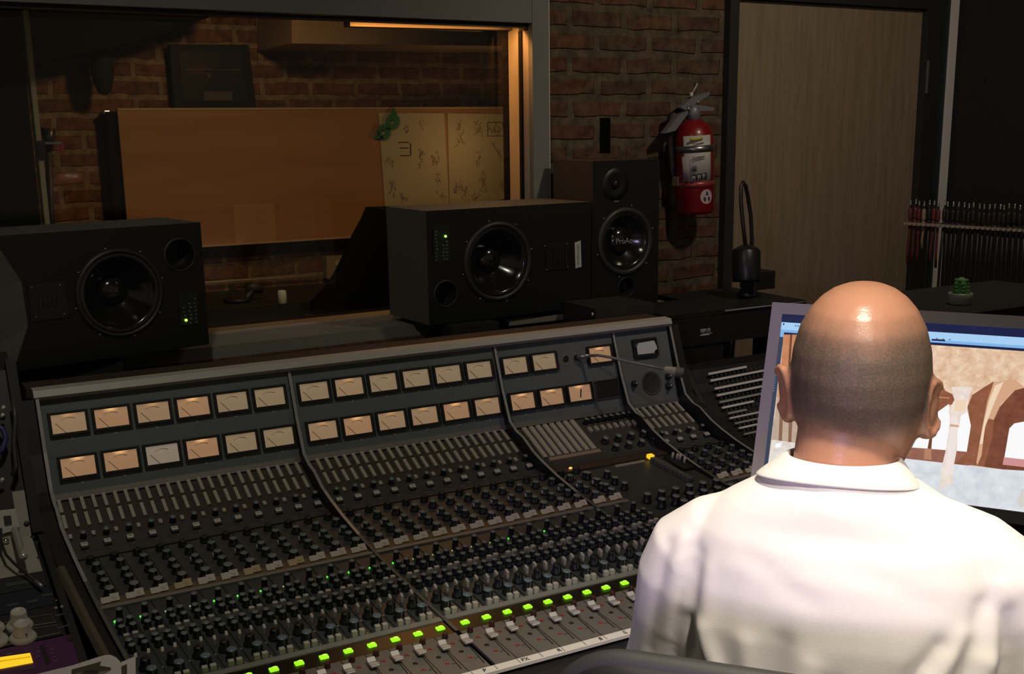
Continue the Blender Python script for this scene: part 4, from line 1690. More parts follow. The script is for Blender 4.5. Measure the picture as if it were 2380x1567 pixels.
# --- black stands between the console and the sill, under the overhanging fronts
for x0, x1, y0, y1, zt_, lbl in ((1.352, 1.500, 2.760, 2.870, 1.0895, 'black stand under the front of the right large loudspeaker'), (0.250, 0.490, 2.770, 2.850, 1.0885, 'black stand under the front of the left large loudspeaker')):
    st = empty('speaker_stand', ((x0 + x1) / 2, (y0 + y1) / 2, 0))
    tag(st, lbl, 'speaker stand')
    b = MB().use(mat('stand_black', (0.006, 0.006, 0.006), 0.8))
    b.box((0, 0, zt_ - 0.024), (x1 - x0, y1 - y0, 0.046), bevel=0.003)
    link('top_plate', b.mesh('top_plate'), st)
    b = MB().use(mat('stand_black', (0.006, 0.006, 0.006), 0.8))
    b.box((0, 0, (zt_ - 0.047 + 0.02) / 2), (0.08, 0.06, zt_ - 0.067))
    link('post', b.mesh('post'), st)
    b = MB().use(mat('stand_black', (0.006, 0.006, 0.006), 0.8))
    b.box((0, 0, 0.010), (x1 - x0 + 0.02, y1 - y0, 0.019))
    link('base', b.mesh('base'), st)
# --- small upright bookshelf loudspeaker
a6 = math.radians(2)
xd = Vector((math.cos(a6), math.sin(a6), 0))
P0 = Vector((1.905, 2.83, SZ))
spk = empty('bookshelf_speaker', (P0.x + 0.13, P0.y + 0.1, SZ))
tag(spk, 'upright black two-way bookshelf loudspeaker beside the fire extinguisher', 'loudspeaker')
WF = front_frame(P0, xd)
MF = Matrix.Translation(-Vector(spk.location)) @ WF
tl, tr = local_px(WF, 1378, 375), local_px(WF, 1536, 361)
SW, SH, SD = 0.246, 0.440, 0.21
b = MB()
f0 = [b.v(p) for p in ((tl.x, 0, 0), (tl.x + SW, 0, 0), (tl.x + SW, SH, 0), (tl.x, SH, 0))]
f1 = [b.v(p) for p in ((tl.x, 0, -SD), (tl.x + SW, 0, -SD), (tl.x + SW, SH, -SD), (tl.x, SH, -SD))]
pw, hp = local_px(WF, 1453, 561), local_px(WF, 1456, 667)
baffle(b, ((tl.x, 0), (tl.x + SW, 0), (tl.x + SW, SH), (tl.x, SH)), [(pw.x, pw.y, 0.0865), (hp.x, hp.y, 0.028)], M_SPK)
side = mat('speaker_dark_veneer', (0.050, 0.042, 0.032), 0.6, noise=0.2, nscale=30)
b.use(side).face(list(reversed(f1)))
for k in range(4):
    b.face([f0[k], f1[k], f1[(k + 1) % 4], f0[(k + 1) % 4]])
link('cabinet', b.mesh('cabinet'), spk, MF)
wo = driver(spk, 'woofer', MF @ T(local_px(WF, 1453, 561)), 0.086, 0.03, 0.042, 6, 0.016)
text('badge_lettering', 'ProAc', 0.024, Matrix.Translation((0, 0, -0.030 + 0.024)), mat('silver_ink', (0.33, 0.33, 0.32), 0.5), wo)
q = local_px(WF, 1430, 428)
b = MB().use(M_SPK)
b.lathe([(0.048, 0), (0.047, 0.003), (0.03, 0.003), (0.016, 0.0)], 32, cap0=False)
b.use(M_CONE).ball((0, 0, 0.002), 0.013, (1, 1, 0.7), 14)
link('tweeter', b.mesh('tweeter'), spk, MF @ T(q))
b = MB().use(mat('maker_plate', (0.12, 0.12, 0.12), 0.5)).box((0, 0, 0.001), (0.018, 0.005, 0.002))
link('name_plate', b.mesh('name_plate'), spk, MF @ T(local_px(WF, 1432, 468)))
hole(spk, 'bass_port', MF @ T(local_px(WF, 1456, 667)), 0.028, M_SPK)
# --- dark rack box behind the console top, with an oval badge
P0 = Vector((1.724, 2.645, 1.03))
bx = empty('equipment_box', (1.86, 2.73, 0))
tag(bx, 'low dark equipment box with an oval badge behind the console top', 'equipment box')
WF = front_frame(P0, (1, 0, 0))
MF = Matrix.Translation(-Vector(bx.location)) @ WF
b = MB().use(mat('dark_brown_box', (0.022, 0.020, 0.016), 0.7, noise=0.15, nscale=20))
t0, t1 = local_px(WF, 1382, 722), local_px(WF, 1552, 713)
t1.x = 1.947 - P0.x
b.hexa([(t0.x, -0.03, 0), (t1.x, -0.03, 0), (t1.x, -0.03, -0.17), (t0.x, -0.03, -0.17), (t0.x + 0.004, t0.y + 0.004, 0), (t1.x, t0.y + 0.004, 0), (t1.x, t0.y + 0.004, -0.17), (t0.x + 0.004, t0.y + 0.004, -0.17)])
link('case', b.mesh('case'), bx, MF)
b = MB().use(M_BLACK)
b.box(((t0.x + t1.x) / 2, -0.53, -0.085), (0.2, 1.0, 0.16))
link('stand', b.mesh('stand'), bx, MF)
q = local_px(WF, 1426, 742)
b = MB().use(M_BLACK)
b.lathe([(0.019, 0), (0.0185, 0.002)], 24, Matrix.Diagonal((1, 0.32, 1, 1)))
o = link('badge', b.mesh('badge'), bx, MF @ T(q))
text('badge_lettering', 'Hafler', 0.0125, Matrix.Translation((0, -0.0005, 0.0024)), mat('badge_ink', (0.30, 0.30, 0.29), 0.5), o)
b = MB().use(M_WHITE)
b.ball((0, 0, 0.003), 0.0045, (0.8, 1.1, 0.6), 10)
link('white_button', b.mesh('white_button'), bx, MF @ T(local_px(WF, 1376, 730)))

# ------------------------------------------------------------------ gooseneck talkback microphone
gm = empty('gooseneck_microphone', SP(1.584, 2.4955, 0.012))
tag(gm, 'slim silver gooseneck talkback microphone plugged into the meter bridge', 'microphone')
q = Vector(gm.location)
b = MB().use(M_STEEL)
a = SP(1.584, 2.4955, 0.0045)
g1 = onY(1372, 827, 2.47)
b.tube([a - q, a.lerp(g1, 0.5) - q, g1 - q], [0.0068, 0.0068, 0.005], 12)
b.build('connector', gm)
pts = [g1, onY(1390, 826, 2.45), onY(1420, 831, 2.42), onY(1460, 841, 2.385), onY(1500, 849, 2.35), onY(1542, 858, 2.32)]
b = MB().use(mat('gooseneck_grey', (0.24, 0.23, 0.21), 0.45, 0.2))
b.tube([p - q for p in pts], 0.0038, 8)
b.build('gooseneck', gm)
e0, e1 = pts[-1], onY(1592, 868, 2.285)
dv = (e1 - e0).normalized()
b = MB().use(mat('mic_silver', (0.50, 0.47, 0.42), 0.45, 0.2))
b.tube([e0 - q, e0 + dv * 0.004 - q, e0 + dv * 0.03 - q, e0 + dv * 0.031 - q], [0.004, 0.0085, 0.0115, 0.0125], 16)
b.build('body', gm)
b = MB().use(mat('mic_grille', (0.22, 0.21, 0.19), 0.5, 0.6, bump=0.8, nscale=900))
b.tube([e0 + dv * 0.031 - q, e0 + dv * 0.032 - q, e0 + dv * 0.050 - q, e0 + dv * 0.053 - q], [0.0125, 0.0132, 0.0132, 0.0105], 18)
b.build('grille_head', gm)

# ------------------------------------------------------------------ fire extinguisher on the brick
YE = -0.085
def EW(px, py, y=YE):
    s, z = onW(px, py, y)
    return WL(s, y, z)


c0, c1 = EW(1612, 277), EW(1617, 495)
ex = empty('fire_extinguisher', c1)
tag(ex, 'red fire extinguisher with white label hanging on the brick wall', 'fire extinguisher')
ax = (c0 - c1).normalized()
R_ = 0.064
LEN = (c0 - c1).length
xdir = WD - ax * WD.dot(ax)
xdir.normalize()
EM = frame(Vector((0, 0, 0)), xdir, ax.cross(xdir), ax)
M_EXR = mat('extinguisher_red', (0.22, 0.007, 0.010), 0.35, coat=0.4)
b = MB().use(M_EXR)
b.lathe([(R_ * 0.86, 0), (R_, 0.012), (R_, LEN * 0.78), (R_ * 0.95, LEN * 0.86), (R_ * 0.75, LEN * 0.94), (R_ * 0.42, LEN * 0.99), (0.02, LEN)], 40)
link('cylinder', b.mesh('cylinder'), ex, EM)


def wrap(name, a0, a1, z0, z1, r, mt, parent, n=14):
    a0, a1 = a0 - 0.66, a1 - 0.66
    b = MB().use(mt)
    lo = [b.v((r * math.sin(a0 + (a1 - a0) * k / n), -r * math.cos(a0 + (a1 - a0) * k / n), z0)) for k in range(n + 1)]
    hi = [b.v((r * math.sin(a0 + (a1 - a0) * k / n), -r * math.cos(a0 + (a1 - a0) * k / n), z1)) for k in range(n + 1)]
    lo2 = [b.v((v.co.x * 0.99, v.co.y * 0.99, v.co.z)) for v in lo]
    hi2 = [b.v((v.co.x * 0.99, v.co.y * 0.99, v.co.z)) for v in hi]
    for k in range(n):
        b.face([lo[k], lo[k + 1], hi[k + 1], hi[k]], True)
        b.face([lo2[k], hi2[k], hi2[k + 1], lo2[k + 1]], True)
        b.face([hi[k], hi[k + 1], hi2[k + 1], hi2[k]])
        b.face([lo[k], lo2[k], lo2[k + 1], lo[k + 1]])
    b.face([lo[0], hi[0], hi2[0], lo2[0]])
    b.face([lo[n], lo2[n], hi2[n], hi[n]])
    return link(name, b.mesh(name), parent, EM)


def ez(py):
    return LEN * (495 - py) / (495 - 277)


lab = wrap('white_label', -0.62, 0.92, ez(417), ez(313), R_ + 0.0008, mat('label_cream', (0.52, 0.49, 0.44), 0.6), ex)


def mark(a0, a1, z0, z1, mt, dr=0.0014, nm='label_print'):
    return wrap(nm, a0, a1, z0, z1, R_ + dr, mt, lab, 5)


mark(-0.12, 0.55, ez(322), ez(316), mat('label_yellow', (0.50, 0.42, 0.04), 0.6), nm='yellow_band')
mg = mat('label_grey_print', (0.24, 0.22, 0.20), 0.7)
mark(0.0, 0.6, ez(330), ez(328), mg)
mark(-0.05, 0.6, ez(361), ez(359), mg)
mark(0.0, 0.6, ez(366), ez(364), mg)
mark(-0.6, -0.25, ez(414), ez(356), mat('label_pinkish', (0.40, 0.33, 0.31), 0.7), nm='text_column')
mark(-0.08, 0.12, ez(391), ez(380), mat('label_dark_print', (0.10, 0.07, 0.06), 0.7), nm='flame_sign')
for k in range(3):
    a0 = -0.10 + k * 0.27
    o = mark(a0, a0 + 0.21, ez(413), ez(398), M_INK, nm='class_square')
    wrap('square_inside', a0 + 0.04, a0 + 0.17, ez(410.5), ez(400.5), R_ + 0.002, mat('label_cream', (0.5, 0.5, 0.5)), o, 4)
    wrap('square_sign', a0 + 0.08, a0 + 0.13, ez(410), ez(402), R_ + 0.0026, M_INK, o, 3)
wrap('metal_strap', -1.4, 1.4, ez(351), ez(336), R_ + 0.0025, mat('strap_steel', (0.32, 0.32, 0.31), 0.3, 0.9), ex, 24)
wrap('red_band', -1.4, 1.4, ez(432), ez(418), R_ + 0.0016, mat('band_red', (0.36, 0.06, 0.06), 0.35, 0.3), ex, 24)
b = MB().use(mat('seal_pale', (0.50, 0.40, 0.42), 0.6))
ring = []
zc = ez(454)
us = [-1 + 2 * k / 12 for k in range(13)]
cols_ = [[b.v((R_ * 1.02 * math.sin(-0.10 + 0.36 * u), -R_ * 1.02 * math.cos(-0.10 + 0.36 * u), zc + sg * 0.0235 * math.sqrt(max(0.0, 1 - u * u)) + 0.0001 * sg)) for sg in (-1, 1)] for u in us]
for c0_, c1_ in zip(cols_[:-1], cols_[1:]):
    b.face([c0_[0], c1_[0], c1_[1], c0_[1]], True)
os_ = link('round_seal', b.mesh('round_seal'), ex, EM)
b = MB().use(M_INK)
for pl in [[(a - 0.52, z) for a, z in pl0] for pl0 in ([(0.40, 0.017), (0.47, 0.017), (0.50, 0.004), (0.38, 0.004)], [(0.22, -0.003), (0.36, 0.0), (0.36, -0.012), (0.28, -0.016)], [(0.48, 0.0), (0.62, -0.003), (0.58, -0.016), (0.50, -0.012)])]:
    b.face([b.v((R_ * 1.032 * math.sin(a), -R_ * 1.032 * math.cos(a), zc + dz)) for a, dz in pl])
link('seal_print', b.mesh('seal_print'), os_)
M_EXG = mat('grey_handle', (0.22, 0.22, 0.235), 0.45, 0.3)
q = Vector(ex.location)
b = MB().use(M_EXG)
b.lathe([(0.022, LEN - 0.004), (0.022, LEN + 0.028), (0.015, LEN + 0.045)], 20, EM)
link('valve', b.mesh('valve'), ex)
for nm, pp in (('carry_handle', [(1595, 248), (1625, 244), (1660, 250), (1660, 257), (1625, 258), (1597, 256)]), ('squeeze_lever', [(1582, 250), (1610, 226), (1650, 213), (1649, 221), (1618, 240), (1598, 258)]), ('discharge_horn', [(1599, 256), (1578, 268), (1545, 310), (1570, 304), (1600, 264)])):
    P = [EW(x, y, YE - 0.012) - q for x, y in pp]
    b = MB().use(M_EXG)
    b.prism(P, WN * 0.024)
    link(nm, b.mesh(nm), ex)
b = MB().use(M_WHITE)
b.ball(EW(1607, 220, YE - 0.01) - q, 0.008, (0.8, 0.8, 1.1), 10)
b.tube([EW(1610, 216, YE - 0.01) - q, EW(1621, 194, YE - 0.01) - q], 0.002)
link('pull_pin', b.mesh('pull_pin'), ex)
for px, py in ((1600, 252), (1623, 237)):
    b = MB().use(M_CHROME)
    b.ball(EW(px, py, YE - 0.016) - q, 0.0045, n=10)
    link('pivot_pin', b.mesh('pivot_pin'), ex)
b = MB().use(M_BLACK)
b.tube([EW(1588, 250, YE + 0.02) - q, EW(1560, 270, YE + 0.03) - q, EW(1556, 320, YE + 0.035) - q, EW(1562, 400, YE + 0.035) - q, EW(1572, 425, YE + 0.03) - q], 0.012, 10)
link('hose', b.mesh('hose'), ex)
b = MB().use(M_CHROME)
b.box(EW(1572, 421, YE + 0.01) - q, (0.012, 0.03, 0.032), bevel=0.003)
link('hose_clip', b.mesh('hose_clip'), ex)
b = MB().use(M_BLACK)
b.box(EW(1610, 400, -0.012) - q, (0.05, 0.022, 0.16))
link('wall_bracket', b.mesh('wall_bracket'), ex)
# dark hole in the brickwork near the window
b = MB().use(mat('brick_hole', (0.003, 0.003, 0.0025), 0.95, spec=0.1))
s_, z_ = onW(1406, 300)
wbox(b, s_ - 0.02, s_ + 0.02, -0.002, 0.02, z_ - 0.075, z_ + 0.035)
struct(b.build('wall_back_gap'))
# ------------------------------------------------------------------ rack right of the console: patchbay, power unit, lamp
rk = empty('equipment_rack', (2.22, 2.6, 0))
tag(rk, 'black open equipment rack right of the console carrying the patchbay', 'equipment rack')
q = Vector(rk.location)
M_RKB = mat('rack_black', (0.013, 0.012, 0.012), 0.55)


def rbx(name, x0, x1, y0, y1, z0, z1, mt=M_RKB, parent=rk, off=q):
    b = MB().use(mt)
    b.box((((x0 + x1) / 2 - off.x), (y0 + y1) / 2 - off.y, (z0 + z1) / 2 - off.z), (x1 - x0, y1 - y0, z1 - z0))
    return link(name, b.mesh(name), parent)


topz = onY(1740, 717, 2.62).z
sidep = [(2.60, topz), (2.60, 0.97), (2.52, 0.955), (2.42, 0.850), (2.33, 0.785), (2.18, 0.735), (2.18, 0.0), (2.82, 0.0), (2.82, topz)]
for x in (1.952, 2.475):
    b = MB().use(M_RKB)
    b.prism([Vector((x - q.x, y - q.y, z)) for y, z in (sidep if x < 2 else sidep)], (0.016, 0, 0))
    link('side_panel', b.mesh('side_panel'), rk)
rbx('top_shelf', 1.952, 2.49, 2.60, 2.82, topz - 0.004, topz + 0.010)
rbx('rear_shelf', 2.18, 2.49, 2.8205, 2.95, topz - 0.004, topz + 0.010)
b = MB().use(mat('shelf_edge', (0.22, 0.22, 0.22), 0.5))
b.tube([Vector((2.17, 2.598, topz + 0.005)) - q, Vector((2.49, 2.598, topz + 0.005)) - q], 0.003, 6)
link('shelf_edge', b.mesh('shelf_edge'), rk)
rbx('lower_box', 1.970, 2.17, 2.60, 2.815, 0.93, onY(1620, 800, 2.6).z - 0.004)
rbx('plinth', 1.970, 2.474, 2.22, 2.81, 0.02, 0.68)
# power conditioner
zb_ = onY(1740, 786, 2.6).z
pw = empty('power_conditioner', (2.22, 2.70, zb_))
tag(pw, 'black rack power unit with white lettering above the patchbay', 'power unit')
q2 = Vector(pw.location)
rbx('case', 1.972, 2.472, 2.594, 2.815, zb_, topz - 0.006, M_RKB, pw, q2)
WFp = front_frame(Vector((1.972, 2.594, zb_)), (1, 0, 0))
MFp = Matrix.Translation(-q2) @ WFp
p_ = local_px(WFp, 1639, 771)
M_LOGO = mat('logo_white', (0.70, 0.70, 0.68), 0.5)
text('logo_lettering', 'TRIPP LITE', 0.0135, MFp @ T(p_, 0.0006) @ Matrix.Translation((0, 0.003, 0)) @ Matrix.Diagonal((0.62, 1.15, 1, 1)), M_LOGO, pw)
b = MB().use(M_LOGO)
b.box((-0.002, -0.0095, 0.0008), (0.034, 0.0022, 0.001))
b.box((0.006, -0.006, 0.0008), (0.040, 0.0012, 0.001))
link('logo_bar', b.mesh('logo_bar'), pw, MFp @ T(p_))
# patchbay: rows of pale label strips over rows of jacks on a concave face
pb = empty('patchbay', (2.25, 2.42, 0.80))
tag(pb, 'patchbay with rows of pale label strips right of the console', 'patchbay')
q3 = Vector(pb.location)
XL_ = 2.030
rows = [(1646, 870), (1651, 886), (1661, 904.5), (1666, 920), (1672, 936), (1678, 949), (1694, 963.5), (1703.5, 974), (1715.6, 986), (1725, 997), (1737, 1011)]
RP = [onX(x - (0 if i < 6 else 8), y, XL_) for i, (x, y) in enumerate(rows)]
b = MB().use(M_RKB)
face = [(p.y, p.z) for p in RP]
face = [(face[0][0] + 0.012, face[0][1] + 0.018)] + face + [(face[-1][0] - 0.06, face[-1][1] - 0.022)]
poly = [Vector((1.970, y + 0.006, z - 0.006)) for y, z in face] + [Vector((1.970, face[-1][0] + 0.02, face[-1][1] - 0.035)), Vector((1.970, face[0][0] + 0.06, face[0][1] - 0.15)), Vector((1.970, face[0][0] + 0.06, face[0][1]))]
b.prism([p - q3 for p in poly], (0.502, 0.012, 0))
link('chassis', b.mesh('chassis'), pb)
M_STRIP = mat('pale_strip', (0.72, 0.71, 0.67), 0.6)
M_STRIP2 = mat('dim_strip', (0.36, 0.355, 0.33), 0.6)
for i, p in enumerate(RP):
    nx = RP[min(i + 1, len(RP) - 1)]
    pv = RP[max(i - 1, 0)]
    dn = (nx - pv)
    dn = Vector((0, dn.y, dn.z)).normalized()
    nrm = Vector((1, 0, 0)).cross(dn)
    if nrm.z < 0:
        nrm = -nrm
    ln = 0.40 if i not in (0, 5, 6) else (0.145 if i == 0 else 0.12 if i == 5 else 0.07)
    xs = XL_ if i != 6 else XL_ + 0.01
    xd_ = Vector((1, 0.055, 0)).normalized()
    M = frame(Vector((xs, p.y, p.z)) - q3, xd_, nrm.cross(xd_), nrm)
    b = MB().use(M_STRIP2 if i in (4, 6, 8, 10) else M_STRIP)
    b.box((ln / 2, 0, 0.001), (ln, 0.0066, 0.003))
    link('label_strip', b.mesh('label_strip'), pb, M)
    b = MB().use(mat('jack_ring', (0.085, 0.085, 0.08), 0.4))
    for k in range(24):
        b.lathe([(0.0028, 0), (0.0026, 0.002), (0.0015, 0.0012)], 8, Matrix.Translation((0.012 + k * 0.0165, -0.0095, 0.0)))
    link('jack_row', b.mesh('jack_row'), pb, M)
# loose cables behind
for nm, lbl, pts in (('hanging_cable', 'dark cable hanging straight down behind the patchbay', [(1706, 790, 2.75), (1703, 815, 2.74), (1701, 850, 2.72), (1700, 880, 2.70)]),
                     ('hanging_cable', 'dark cable slanting down towards the display behind the patchbay', [(1775, 795, 2.75), (1758, 820, 2.72), (1740, 840, 2.68), (1728, 858, 2.60)])):
    P = [onY(x, y, yy) for x, y, yy in pts]
    b = MB().use(M_BLACK)
    b.tube([p - P[0] for p in P], 0.005)
    o = b.build(nm)
    o.location = P[0]
    tag(o, lbl, 'cable')
# gooseneck lamp on top of the rack
YLp = 2.76
lz = topz + 0.0105
lp = empty('gooseneck_lamp', (onY(1738, 712, YLp).x, YLp, lz))
tag(lp, 'black gooseneck lamp bent over on the rack against the wood door', 'lamp')
q = Vector(lp.location)
b = MB().use(M_BLACKG)
b.lathe([(0.034, 0), (0.036, 0.006), (0.030, 0.016), (0.024, 0.022), (0.022, 0.055), (0.012, 0.06)], 24)
link('base', b.mesh('base'), lp)
b = MB().use(mat('lamp_neck', (0.020, 0.016, 0.013), 0.4))
pts = [(1740, 660), (1748, 560), (1745, 500), (1738, 455), (1733, 432), (1727, 424), (1722, 434), (1722, 470), (1728, 530), (1734, 585)]
P = [onY(x, y, YLp + 0.02 - 0.005 * i) - q for i, (x, y) in enumerate(pts)]
b.tube(P, 0.0062, 10)
link('neck', b.mesh('neck'), lp)
sh0, sh1 = onY(1734, 578, YLp - 0.03) - q, onY(1735, 655, YLp - 0.045) - q
dv = (sh1 - sh0)
L_ = dv.length
zd = dv.normalized()
xx = zd.orthogonal().normalized()
M = frame(sh0, xx, zd.cross(xx), zd)
b = MB().use(M_BLACKG)
b.lathe([(0.012, -0.012), (0.038, 0.0), (0.0440, 0.010), (0.0440, L_ * 0.95), (0.0420, L_), (0.039, L_ * 0.9)], 28, M, cap1=False)
link('lamp_shade', b.mesh('lamp_shade'), lp)
b = MB().use(mat('frosted_disc', (0.30, 0.30, 0.27), 0.5))
b.lathe([(0.0395, L_ * 0.93), (0.001, L_ * 0.93)], 24, M, cap0=False)
link('diffuser', b.mesh('diffuser'), lp)
a_, c_ = onY(1748, 632, 2.86), onY(1790, 714, 2.86)
b = MB().use(M_BLACK)
b.box((0, 0, (a_.z - lz) / 2), (c_.x - a_.x, 0.08, a_.z - lz), bevel=0.004)
o = b.build('black_case')
o.location = ((a_.x + c_.x) / 2, 2.88, lz)
tag(o, 'small plain black case standing behind the gooseneck lamp', 'case')

# ------------------------------------------------------------------ cable comb with patch cables, and the cabinet with the cactus
A0 = at(2106, 519, 3.90)
cdv = Vector((0.2079, -0.978, 0)).normalized()
A1 = onZ(2380, 533, A0.z)
A1 = A0 + cdv * 0.52
cm = empty('cable_comb', A0)
tag(cm, 'long toothed comb rail holding patch cables by the dark wall', 'cable rack')
q = Vector(cm.location)
side_ = cdv.cross(Vector((0, 0, 1)))
M_COMB = mat('comb_metal', (0.40, 0.34, 0.26), 0.5, 0.1)
b = MB().use(M_COMB)
L_ = (A1 - A0).length
nT = int(L_ / 0.0172)
Mx = frame(Vector((0, 0, 0)), cdv, side_, cdv.cross(side_))
if Mx[2][2] < 0:
    Mx = frame(Vector((0, 0, 0)), cdv, -side_, Vector((0, 0, 1)))
b.box((L_ / 2, 0.03, 0), (L_, 0.03, 0.008), None)
for k in range(nT):
    b.box((0.008 + k * 0.0172, -0.002, 0), (0.0085, 0.045, 0.009), bevel=0.002)
cb_me = b.mesh('comb')
cb_me.transform(Mx)
link('comb', cb_me, cm)
b = MB().use(M_BLACK)
b.tube([Vector((0.0, 0, 0)) + cdv * (L_ - 0.02), cdv * (L_ - 0.02) + Vector((0.55, 0.08, 0))], 0.012)
b.tube([cdv * 0.25, cdv * 0.25 + Vector((0.40, 0.08, 0))], 0.012)
link('wall_arm', b.mesh('wall_arm'), cm)
rc = random.Random(9)
M_CBK = mat('cable_black', (0.014, 0.013, 0.012), 0.5)
M_CRD = mat('cable_red', (0.12, 0.022, 0.018), 0.5)
M_CTN = mat('cable_tan', (0.26, 0.19, 0.13), 0.6)
protos = {}


def make_cable(kind, ln):
    mt = {'black': M_CBK, 'red': M_CRD, 'tan': M_CTN}[kind]
    r = empty('patch_cable')
    b = MB().use(mt)
    b.tube([(0, 0, 0.006), (0.001, 0, -ln * 0.3), (-0.001, 0.002, -ln * 0.7), (0.001, 0, -ln)], 0.0045, 8)
    link('cord', b.mesh('cord'), r)
    b = MB().use(mt)
    b.lathe([(0.0055, 0.004), (0.007, 0.010), (0.007, 0.036), (0.0055, 0.042)], 12)
    link('plug_sleeve', b.mesh('plug_sleeve'), r)
    b = MB().use(M_CHROME)
    b.lathe([(0.0034, 0.042), (0.0034, 0.060), (0.0026, 0.062), (0.0034, 0.066), (0.001, 0.071)], 10)
    link('plug_tip', b.mesh('plug_tip'), r)
    return r


def dup(root, loc, rot):
    r = root.copy()
    COL.objects.link(r)
    r.location = loc
    r.rotation_euler = rot
    for ch in root.children:
        c = ch.copy()
        COL.objects.link(c)
        c.parent = r
    return r


seqk = ['red', 'red', 'red', 'tan', 'black', 'red', 'red', 'black', 'black'] + ['black'] * 40
first = {}
for k in range(min(nT - 1, 29)):
    kind = seqk[k]
    loc = A0 + cdv * (0.0166 + k * 0.0172 + rc.uniform(-0.003, 0.003)) + Vector((-0.004, 0, 0.0085 + rc.uniform(-0.002, 0.006)))
    rot = (rc.uniform(-0.03, 0.03), rc.uniform(-0.025, 0.025), rc.uniform(0, 6))
    if kind not in first:
        o = first[kind] = make_cable(kind, {'red': 0.15, 'tan': 0.09, 'black': 0.42}[kind])
        o.location = loc
        o.rotation_euler = rot
    else:
        o = dup(first[kind], loc, rot)
    tag(o, {'red': 'dark red patch cable with metal plug on the far end of the comb', 'tan': 'single tan patch cable hanging on the toothed comb rail', 'black': 'black patch cable with bright metal plug on the comb'}[kind], 'patch cable', {'red': 'red patch cables on the comb', 'black': 'black patch cables on the comb'}.get(kind))
# tall dark cabinet with the potted cactus
PC = at(2231, 707, 2.6)
b = MB().use(mat('cabinet_dark', (0.008, 0.007, 0.006), 0.7, noise=0.2, nscale=10))
cx0, cx1, cy0, cy1 = PC.x - 0.17, PC.x + 0.40, PC.y - 0.10, PC.y + 0.22
b.box(((cx0 + cx1) / 2, (cy0 + cy1) / 2, PC.z / 2), (cx1 - cx0, cy1 - cy0, PC.z))
o = b.build('side_cabinet')
origin_to(o, ((cx0 + cx1) / 2, (cy0 + cy1) / 2, 0))
tag(o, 'tall dark cabinet behind the display with a cactus on top', 'cabinet')
ca = empty('potted_cactus', (PC.x, PC.y, PC.z + 0.0005))
tag(ca, 'small knobbly green cactus in a round metal pot', 'potted plant')
b = MB().use(mat('pot_metal', (0.42, 0.42, 0.39), 0.4, 0.25))
b.lathe([(0.023, 0), (0.0255, 0.002), (0.0268, 0.024), (0.0262, 0.0255), (0.024, 0.025), (0.023, 0.02)], 32, cap1=False)
b.use(mat('pot_soil', (0.03, 0.022, 0.015), 0.9)).lathe([(0.0236, 0.021), (0.001, 0.0215)], 24, cap0=False)
link('pot', b.mesh('pot'), ca)
M_CAC = mat('cactus_green', (0.09, 0.25, 0.075), 0.6, noise=0.25, nscale=120)
b = MB().use(M_CAC)
rings = []
for j in range(15):
    t = j / 14
    z = 0.018 + 0.043 * t
    r = (0.0185 - 0.007 * t) * (1 - t ** 6) ** 0.5 + 0.0004
    rings.append([Vector((r * (1 + 0.10 * math.cos(9 * a + (j % 2) * PI)) * math.cos(a), r * (1 + 0.10 * math.cos(9 * a + (j % 2) * PI)) * math.sin(a), z + 0.0009 * math.sin(9 * a))) for a in [2 * PI * k / 54 for k in range(54)]])
b.loft(rings)
for j in range(5):
    for k in range(8 - j):
        a = 2 * PI * k / (8 - j) + j * 0.5
        t = 0.12 + j * 0.18
        r = 0.0178 - 0.0075 * t
        b.ball((r * math.cos(a), r * math.sin(a), 0.018 + 0.043 * t), 0.0045, n=8)
link('cactus', b.mesh('cactus'), ca)

# ------------------------------------------------------------------ side desk and the display
b = MB().use(wood_mat('desk_dark', (0.03, 0.02, 0.014), (0.055, 0.038, 0.026), 'X', 1.5, 0.1))
b.box((0, 0, 0.7175), (0.98, 0.385, 0.035))
b.box((0.42, 0, 0.35), (0.10, 0.36, 0.70))
b.box((-0.465, 0.172, 0.35), (0.035, 0.035, 0.70))
dk = b.build('side_desk')
dk.location = (1.62, 1.198, 0)
tag(dk, 'dark side desk in front of the seated man carrying the display', 'desk')
TL = Vector((1.465, 1.618, 1.29))
my, mt_ = math.radians(-58.055), math.radians(18.97)
mr = Vector((math.cos(my), math.sin(my), 0))
mn = Vector((math.sin(my), -math.cos(my), 0))
mu = Vector((0, 0, 1)) * math.cos(mt_) - mn * math.sin(mt_)
rl_ = math.radians(0.34)
mr, mu = mr * math.cos(rl_) + mu * math.sin(rl_), mu * math.cos(rl_) - mr * math.sin(rl_)
mz = mr.cross(mu)
BZ, SWD, SHT = 0.021, 0.495, 0.310
WFm = frame(TL - mu * (SHT + 2 * BZ), mr, mu, mz)
cenb = TL + mr * (SWD / 2 + BZ) - mu * (SHT + 2 * BZ)
dsp = empty('computer_display', (1.64, 1.285, 0.7355))
tag(dsp, 'silver computer display showing a photo of stone arches', 'computer display')
q = Vector(dsp.location)
MFm = Matrix.Translation(-q) @ WFm
OW, OH = SWD + 2 * BZ, SHT + 2 * BZ
b = MB().use(mat('bezel_silver', (0.62, 0.57, 0.62), 0.5, 0.0))
for cx, cy, sx, sy in ((OW / 2, BZ / 2, OW, BZ), (OW / 2, OH - BZ / 2, OW, BZ), (BZ / 2, OH / 2, BZ, SHT), (OW - BZ / 2, OH / 2, BZ, SHT)):
    b.box((cx, cy, -0.0125), (sx, sy, 0.025))
b.box((OW / 2, OH / 2, -0.020), (OW, OH, 0.010))
link('bezel', b.mesh('bezel'), dsp, MFm)
b = MB().use(M_BLACKG)
b.box((OW / 2, BZ / 2, -0.012), (OW - 0.001, BZ - 0.001, 0.0255))  # black strip laid over the silver bottom bezel
link('bezel_black_strip', b.mesh('bezel_black_strip'), dsp, MFm)


